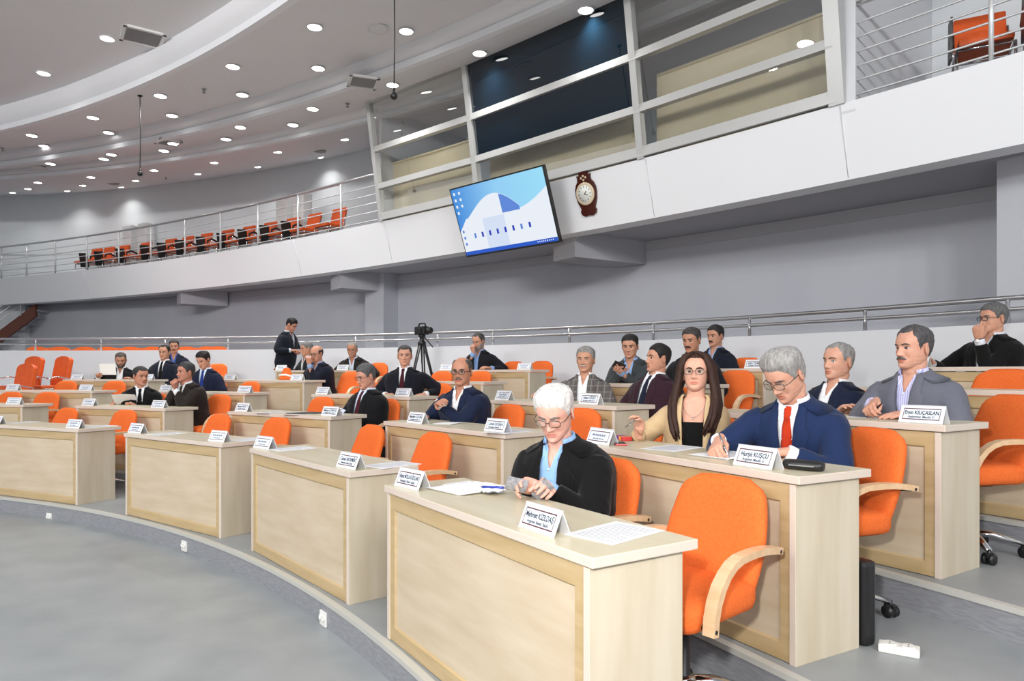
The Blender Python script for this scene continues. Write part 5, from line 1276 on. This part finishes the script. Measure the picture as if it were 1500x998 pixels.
p24 = person('man in black suit and black tie turning aside, holding a white paper', 206, 551, 2, 8, -28, 8, 4, .18, {'R': (167,591,-.12,'hold',(.5,.8,.0),(-.3,.2,-.9),(.3,-.5,-1)), 'L': (194,592,-.2,'hold',(-.7,.7,.0),(.3,.2,-.9))},
  ('crop',(58,56,56)), .008, (190,138,114), (18,18,20), None, (238,240,244), None, (16,16,18), .05, .0, None, bulk=1.10, sw=1.12, near=True, eyes=12, jowl=1.1)
p25 = person('man in dark brown suit leaning on clasped hands, second row', 272, 545, 2, 44, 62, 16, 0, .14, {'R': (254,561,-.06,'fist',(.15,.35,.9),(-.9,.1,.1),(.2,.5,-1)), 'L': (257,563,-.16,'fist',(-.3,.35,.9),(.9,.2,.1),(-.2,.5,-1))},
  ('full',(66,66,68)), .011, (190,134,112), (42,36,34), None, (230,234,240), None, (72,70,40), .10, .0, None, stache=(150,146,142), bulk=1.06, sw=1.06, near=True, eyes=10, watch='L')
for q in PEOPLE: print('PERSON', q)
# long hair of the woman
mb = MB(); P = p3['P']; H = p3['H']; random.seed(3)
for s in (1, -1):
    for i in range(17):
        a = i/16; y0 = .055-.13*a; L = random.uniform(-.03,.03)
        jx, jy = random.uniform(-.012,.012), random.uniform(-.010,.010); f = 1-.55*max(0, .25-a)/.25
        w = .086+.012*sin(pi*a)
        pts = [Vector((s*.010, .03-.09*a, .236)), Vector((s*(.045+.020*sin(pi*min(1,.2+a))), y0*.95+.004, .214)), Vector((s*(w-.008*(1-f)), y0*.85-.004, .150)), Vector((s*(w+.008), y0*.8-.012, .075)), Vector((s*(w+.022+jx*.4), y0*.7, .0)), Vector((s*(w+.030+jx), y0*.6+.035+jy, -.075)), Vector((s*(w+.020+jx*1.5), y0*.5+.070+jy, -.155+L*.5)), Vector((s*(w+.0+jx*2.2), y0*.45+.090, -.225+L)), Vector((s*(w-.018+jx*2.5), y0*.4+.095, -.275+L))]
        mb.tube([q+OFFH for q in pts], [.012,.019,.021,.022,.022,.021,.018,.012,.003], 9, M=H)
lk = mb.build('long_hair', hairmat((62,38,30)), p3['root'])
mb = MB(); Tt = p3['T']; ring = [tfront(P, x, .525-.050*(1-(x/.06)**2), .004) for x in [-.06+.12*i/14 for i in range(15)]]
mb.tube([tpt(P,.58,radians(-60),.004)]+ring+[tpt(P,.58,radians(60),.004)], .0012, 6, M=Tt); mb.ball(tuple(tfront(P,0,.467,.006)), .006, 8, M=Tt); mb.build('necklace', M_['chrome'], p3['root'])
for s in (-1, 1):
    mb = MB(); mb.ball((s*.076, -.002, .060), .006, 8, M=H); mb.build('earring', M_['chrome'], p3['root'])
# ---------------------------------------------------------------- things on the desks and in the hands
def on_desk(k, c, px, py):                                 # point of a worktop seen at (px, py)
    p = bp(px, py, RISE*k+DESK_H); Mi = dframe(k, c).inverted(); q = Mi @ p
    q.y = max(.12, min(DESK_W-.12, q.y)); q.x = desk_xy(k, c, px, q.y, .70); q.z = DESK_H
    return dframe(k, c) @ q
def sheet(k, c, px, py, rot, label, w=.21, h=.297, n=1, name='paper_sheet', lines=True, dz=0):
    p = on_desk(k, c, px, py); p.z += .0012+dz
    rz = drot(k, c)-pi/2+radians(rot); r = empty(name, p, rz, label, 'paper', 'papers on the desks')
    mb = MB()
    for i in range(n):
        o = .004*i*(1 if i % 2 else -1); mb.box((-w/2+o,-h/2+o*.5,.0012*i),(w/2+o,h/2+o*.5,.0012*i+.0011))
    mb.build('sheet', M_['paper'], r)
    if lines:
        mb = MB(); z = .0012*n+.0003
        for i in range(16):
            y = h/2-.03-.0155*i; e = w/2-.02-(.05 if i % 5 == 4 else 0); mb.add([(-w/2+.02,y-.003,z),(e,y-.003,z),(e,y+.002,z),(-w/2+.02,y+.002,z)], [(0,1,2,3)])
        o = mb.build('printed_lines', M_['print'], r); o['kind'] = 'stuff'
    return r
SH = [(1,0,900,781,12,'printed white sheet on the nearest front-row desk, right of its nameplate'),(1,1,712,686,8,'white sheet right of the nameplate on the second front-row desk from right'),(1,1,428,658,6,'white sheet left on the second front-row desk from the right'),
 (1,2,372,644,4,'white sheet at the right end of the middle front-row desk'),(1,2,245,636,6,'white sheet on the left half of the middle front-row desk'),(1,3,145,625,4,'white sheet at the right end of the second front-row desk from left'),(1,3,26,618,4,'white sheet on the left of the second front-row desk from left'),
 (2,0,985,657,16,'white sheet on the second-row desk in front of the woman'),(2,1,768,640,10,'white sheet right of the nameplate, second-row desk second from right'),(2,2,400,607,4,'white sheet on the left half of the second-row middle desk'),(2,2,440,610,8,'white sheet beside the black folder on the second-row middle desk'),(3,0,1280,606,8,'white sheet under the pen hand of the grey-suited man')]
for a in SH: sheet(*a)
sheet(2, 0, 1068, 668, 6, 'white notepad under the writing hand of the navy-suited man', .21, .29, 5, 'notepad', False)
sheet(2, 1, 655, 621, 30, 'white notepad before the balding man with raised forearm', .15, .21, 4, 'notepad', False)
# bundle of papers, envelope and pen before the white-haired man
st = sheet(1, 0, 690, 717, 8, 'loose stack of white papers with a crumpled edge on the nearest desk', .22, .30, 7, 'paper_stack', False)
p = on_desk(1, 0, 722, 724); mb = MB(); rng = random.Random(5); P_ = []
for i in range(9):
    for j in range(5): P_.append((-.05+.0125*i+rng.uniform(-.003,.003), -.05+.025*j, .012+.010*rng.random()))
mb.add(P_+[(x, y, z-.004) for x, y, z in P_], [(i*5+j, i*5+j+1, (i+1)*5+j+1, (i+1)*5+j) for i in range(8) for j in range(4)]+[(45+i*5+j, 45+(i+1)*5+j, 45+(i+1)*5+j+1, 45+i*5+j+1) for i in range(8) for j in range(4)])
tag(mb.build('crumpled_envelope', M_['paper'], None, p, radians(COLS[0])-pi/2), 'crumpled white envelope at the right end of the paper stack', 'envelope')
sheet(1, 0, 675, 704, 12, 'small folded printed leaflet beside the far nameplate of the nearest desk', .09, .16, 2, 'leaflet')
M_['pen_blue'] = mat('blue_pen', srgb(40,62,160), .3)
def pen(p, d, label, m, L=.14, r=.0045):
    d = Vector(d).normalized(); e = empty('pen', p, 0, label, 'pen')
    mb = MB(); mb.tube([Vector((0,0,0)), d*.012, d*.013, d*L], [.001, r*.8, r, r], 10); mb.build('barrel', m, e)
    s = d.orthogonal().normalized(); mb = MB(); mb.tube([d*(L-.01)+s*r*1.3, d*(L-.045)+s*r*1.3], .0014, 6); mb.build('clip', M_['chrome'], e); return e
p = on_desk(1, 0, 704, 719); p.z += .018; pen(p, (.8,-.55,.06), 'blue pen lying on the paper stack of the nearest desk', M_['pen_blue'], .13, .006)
def handpt(P, nm, x, y, z): return P['WM'] @ (P['arms'][nm][3] @ Vector((x, y, z)))
def handdir(P, nm, v): return (P['WM'].to_3x3() @ (P['arms'][nm][3].to_3x3() @ Vector(v))).normalized()
a = handpt(p2, 'R', -.030, .115, -.075); b = handpt(p2, 'R', -.045, .045, .03)
pen(a, b-a, 'silver pen in the hand of the navy-suited man with red tie', M_['chrome'], .145)
a = handpt(p4, 'R', -.07, .075, -.02); pen(a, handpt(p4, 'R', .05, .07, -.035)-a, 'black and silver pen in the hand of the grey-suited man', M_['black'], .13)
a = handpt(p14, 'R', -.03, .10, -.07); pen(a, handpt(p14, 'R', -.04, .05, .03)-a, 'dark pen in the hand of the man in black suit and dark red tie', M_['black'], .13)
a = handpt(p3, 'R', -.03, .13, -.02); pen(a, handpt(p3, 'R', .02, .07, -.055)-a, 'silver pen between the raised fingers of the woman', M_['chrome'], .12)
def block(name, cat, p, rz, size, m, label, bev=.006, extra=None, M=None):
    e = empty(name, p, rz, label, cat)
    if M is not None: e.matrix_world = M
    mb = MB(); mb.box((-size[0]/2,-size[1]/2,0),(size[0]/2,size[1]/2,size[2]), bev=bev); mb.build('body' if not extra else extra[0], m, e)
    return e
rz0 = radians(COLS[0])-pi/2
# glasses case, phones, snack pack
p = on_desk(2, 0, 1183, 690); e = empty('spectacle_case', p, rz0+radians(20), 'glossy black spectacle case at the right end of the second-row rightmost desk', 'case')
mb = MB(); mb.loft([[(x+ (0), w*cos(a), .022+hh*sin(a)) for a in [2*pi*j/16 for j in range(16)]] for x, w, hh in ((-.082,.012,.010),(-.078,.026,.018),(-.06,.033,.0215),(0,.035,.022),(.06,.033,.0215),(.078,.026,.018),(.082,.012,.010))]); mb.build('shell', M_['black'], e)
mb = MB(); mb.box((-.05,-.0352,.020),(.05,-.033,.024)); mb.build('seam', M_['steel'], e)
red = mat('red_phone_rim', srgb(190,70,70), .3)
p = on_desk(2, 0, 908, 652); p.z += .001; e = empty('mobile_phone', p, rz0+radians(60), 'black mobile phone with red rim on the second-row rightmost desk', 'phone')
mb = MB(); mb.box((-.032,-.06,0),(.032,.06,.010), bev=.003); mb.build('rim', red, e)
mb = MB(); mb.box((-.030,-.058,.0095),(.030,.058,.0125), bev=.002); mb.build('face', M_['black'], e)
p = on_desk(2, 0, 896, 642); p.z += .001; e = empty('snack_packet', p, rz0+radians(-15), 'colourful printed packet beside the phone on the second-row rightmost desk', 'packet')
cols = [srgb(178,40,90), srgb(110,60,150), srgb(235,150,50), srgb(200,60,60)]
for i in range(4):
    mb = MB(); mb.box((-.07+.035*i,-.03,0),(-.035+.035*i,.03,.024), bev=.004); mb.build('printed_panel', mat('packet_%s' % 'abcd'[i], cols[i], .4), e)
def held(name, cat, P, nm, c, size, m, label, tilt=None, fold=0):
    HMw = P['WM'] @ P['arms'][nm][3]; e = empty(name, (0,0,0), 0, label, cat)
    loc = HMw @ Vector(c); R_ = HMw.to_3x3(); cx_, cy_, cz_ = [R_.col[i].normalized() for i in range(3)]
    if cx_.cross(cy_).dot(cz_) < 0: cx_ = -cx_
    M = Matrix(((cx_.x,cy_.x,cz_.x,loc.x),(cx_.y,cy_.y,cz_.y,loc.y),(cx_.z,cy_.z,cz_.z,loc.z),(0,0,0,1)))
    if tilt: M = M @ tilt
    e.matrix_world = M; mb = MB(); w, h, t = size
    N = 8; top = []
    for i in range(N+1):
        x = -w/2+w*i/N; z = fold*((2*i/N-1)**2); top.append([(x,-h/2,z),(x,h/2,z),(x,h/2,z+t),(x,-h/2,z+t)])
    mb.loft(top, 0, False); mb.build('sheet' if cat == 'paper' else 'shell', m, e); return e
note = mat('grey_banknote', srgb(168,168,172), .7, noise=(60, (1,1,1), 4), col2=srgb(120,122,130))
RX = lambda d: Matrix.Rotation(radians(d), 4, 'X')
held('banknote', 'banknote', p1, 'R', (-.02,.13,-.035), (.06,.10,.0015), note, 'folded grey notes in the right hand of the white-haired man', Matrix.Rotation(radians(20),4,'Y'), .006)
held('banknote', 'banknote', p1, 'L', (-.01,.10,-.035), (.06,.12,.0015), note, 'grey notes standing up from the left hand of the white-haired man', RX(40), .006)
held('mobile_phone', 'phone', p9, 'R', (-.03,.09,-.035), (.07,.14,.010), M_['black'], 'black phone in the clasped hands of the man in dark grey jacket', None)
def facing_sheet(px0, py0, px1, py1, depth, label, rot=0, name='paper_sheet'):
    a = Vector(((px0-750)/FPX*depth, depth, EYE+(YH-py0)/FPX*depth)); b = Vector(((px1-750)/FPX*(depth-.05), depth-.05, EYE+(YH-py1)/FPX*(depth-.05)))
    return a, b
def held_sheet(P, nm, label, w, h, off, tiltx, roty):
    e = empty('paper_sheet', (0,0,0), 0, label, 'paper'); S_, E_, Wr, HM, fore = P['arms'][nm]; loc = P['WM'] @ (HM @ Vector((0,.10,-.01)))
    rz = P['root'].rotation_euler.z; M = Matrix.Translation(loc) @ Matrix.Rotation(rz,4,'Z') @ Matrix.Rotation(radians(roty),4,'Z') @ Matrix.Rotation(radians(tiltx),4,'X')
    e.matrix_world = M; mb = MB(); rows = []
    for i in range(9):
        x = off[0]+w*i/8; z = .012*sin(pi*i/8); rows.append([(x,off[1],z),(x,off[1]+h,z),(x,off[1]+h,z+.001),(x,off[1],z+.001)])
    mb.loft(rows, 0, False); mb.build('sheet', M_['paper'], e)
held_sheet(p20, 'R', 'white sheet held up by the bearded man in black jacket', .24, .20, (-.26,-.02), 70, 0)
held_sheet(p24, 'R', 'white sheet held in both hands by the man in black suit and tie', .27, .20, (-.30,-.01), 40, -6)
# orange folded bundle on the fourth-row desk, black folder, cup
p = on_desk(4, 3, 420, 553); e = empty('fabric_bundle', p, 0, 'small orange folded bundle with a white band left of the bald man', 'bundle')
mb = MB(); mb.loft([[(w*cos(a), w*.6*sin(a), z) for a in [2*pi*j/14 for j in range(14)]] for z, w in ((0,.11),(.03,.115),(.09,.085),(.14,.06),(.17,.055),(.185,.03))]); mb.build('cloth', M_['orange'], e)
mb = MB(); mb.tube([(-.10,-.04,.07),(0,-.075,.08),(.10,-.04,.05)], .014, 8); mb.build('band', M_['paper'], e)
p = on_desk(2, 2, 448, 606); p.z += .001; tag(block('folder', 'folder', p, radians(COLS[2])-pi/2, (.22,.30,.008), M_['black'], 'black folder lying left of the nameplate, second-row middle desk', .002), 'black folder lying left of the nameplate, second-row middle desk', 'folder')
p = on_desk(3, 1, 792, 583); p.z += .001
e = empty('paper_cup', p, 0, 'white tea cup by the hand of the man in checked jacket', 'cup'); mb = MB(); mb.lathe([(.030,0),(.036,.07),(.033,.07),(.028,.006),(.001,.006)], 18); mb.build('cup_body', M_['paper'], e)
# black bag on the floor beside the navy-suited man's desk
q = dframe(2, 0) @ Vector((.64, DESK_W-.03, 0)); e = empty('briefcase', q, rz0, 'black bag standing behind the end of the second-row rightmost desk', 'bag')
mb = MB(); mb.box((-.17,.0,0),(.165,.075,.36), bev=.022); mb.build('case_body', M_['black'], e)
mb = MB(); mb.tube([(-.06,.037,.35),(-.05,.037,.40),(.05,.037,.40),(.06,.037,.35)], .009, 8); mb.build('handle', M_['black'], e)
# extension socket on the tier floor
p = bp(1317, 957, RISE*2); e = empty('power_strip', p, radians(-32), 'white two-gang power strip lying on the floor at bottom right', 'power strip')
mb = MB(); mb.box((-.075,-.032,0),(.075,.032,.034), bev=.007); mb.build('housing', M_['socket'], e)
for x in (-.034, .034):
    mb = MB(); mb.lathe([(.026,.033),(.026,.038)], 20, 0, False, M=Matrix.Translation((x,0,0)))
    for y in (-.009, .009): mb.lathe([(.0032,.037),(.0032,.0388)], 8, 1, False, M=Matrix.Translation((x,y,0)))
    mb.build('outlet', [M_['socket'], M_['black']], e)
# double wall sockets on the first riser
for i, (px, py, lab) in enumerate(((73,758,'white double wall socket on the lowest riser, leftmost of three'),(271,800,'white double wall socket on the lowest riser, middle of three'),(475,906,'white double wall socket on the lowest riser, nearest of three'))):
    R_ = TIER_IN[0]; q = hitc(px, C0, R_); z = EYE-(py-YH)/FPX*q.y; d = (Vector(C0)-q).normalized()
    e = empty('wall_socket', v3(q, z), atan2(d.y, d.x)+pi/2, lab, 'socket', 'double sockets on the first riser')
    mb = MB(); mb.box((-.042,-.012,-.042),(.042,.0,.042), bev=.004); mb.build('plate', M_['socket'], e)
    for x in (-.019, .019):
        mb = MB(); mb.lathe([(.017,.012),(.017,.020),(.013,.020),(.012,.014),(.001,.0135)], 18, M=Matrix.Translation((x,0,.006)) @ Matrix.Rotation(pi/2,4,'X'))
        for zz in (-.005, .005): mb.lathe([(.0028,.014),(.0028,.0150),(.0005,.0151)], 8, 1, M=Matrix.Translation((x+zz,0,.010)) @ Matrix.Rotation(pi/2,4,'X'))
        mb.build('outlet', [M_['socket'], M_['black']], e)
# camcorder on a tripod behind the third-row man
R_ = 16.1; q = hitc(618, C0, R_); zt = EYE+(YH-497)/FPX*q.y; fl = RISE*5
e = empty('camera_tripod', v3(q, fl), .5, 'black camera tripod standing before the low white wall, centre', 'tripod'); H_ = zt-fl
for a in (radians(205), radians(-60), radians(60)):
    mb = MB(); f = Vector((.42*cos(a), .42*sin(a), 0)); t_ = Vector((.04*cos(a), .04*sin(a), H_-.06)); m_ = t_.lerp(f, .5)
    n_ = Vector((-sin(a), cos(a), 0))*.022
    mb.tube([t_+n_, m_+n_*.8], .013, 8); mb.tube([t_-n_, m_-n_*.8], .013, 8); mb.tube([m_+Vector((0,0,.1)), f], .012, 8); mb.box(tuple(m_-Vector((.03,.03,.03))), tuple(m_+Vector((.03,.03,.03))), bev=.008); mb.ball(tuple(f+Vector((0,0,.02))), .02, 8); mb.build('leg', M_['black'], e)
mb = MB(); mb.lathe([(.07,H_-.10),(.07,H_-.05),(.04,H_-.03),(.04,H_+.03),(.06,H_+.04),(.06,H_+.07)], 14); mb.tube([(.0,.0,H_-.05),(.0,0,H_-.4)], .014, 8); mb.tube([(.05,0,H_+.03),(.22,.05,H_-.13)], .010, 8); mb.build('head', M_['black'], e)
c = empty('video_camera', v3(q, zt+.07), radians(-130), 'small black video camera on top of the tripod', 'camera')
mb = MB(); mb.box((-.065,-.12,0),(.065,.12,.14), bev=.02); mb.tube([(-.0,-.08,.14),(0,-.06,.19),(0,.07,.19),(0,.09,.14)], .014, 8); mb.build('camera_body', M_['black'], c)
mb = MB(); mb.tube([(0,.11,.07),(0,.20,.07)], .045, 14); mb.tube([(0,.195,.07),(0,.215,.07)], .055, 14); mb.build('lens_barrel', M_['black'], c)
mb = MB(); mb.box((.065,-.08,.02),(.085,.06,.11), bev=.006); mb.build('flip_screen', M_['black'], c)
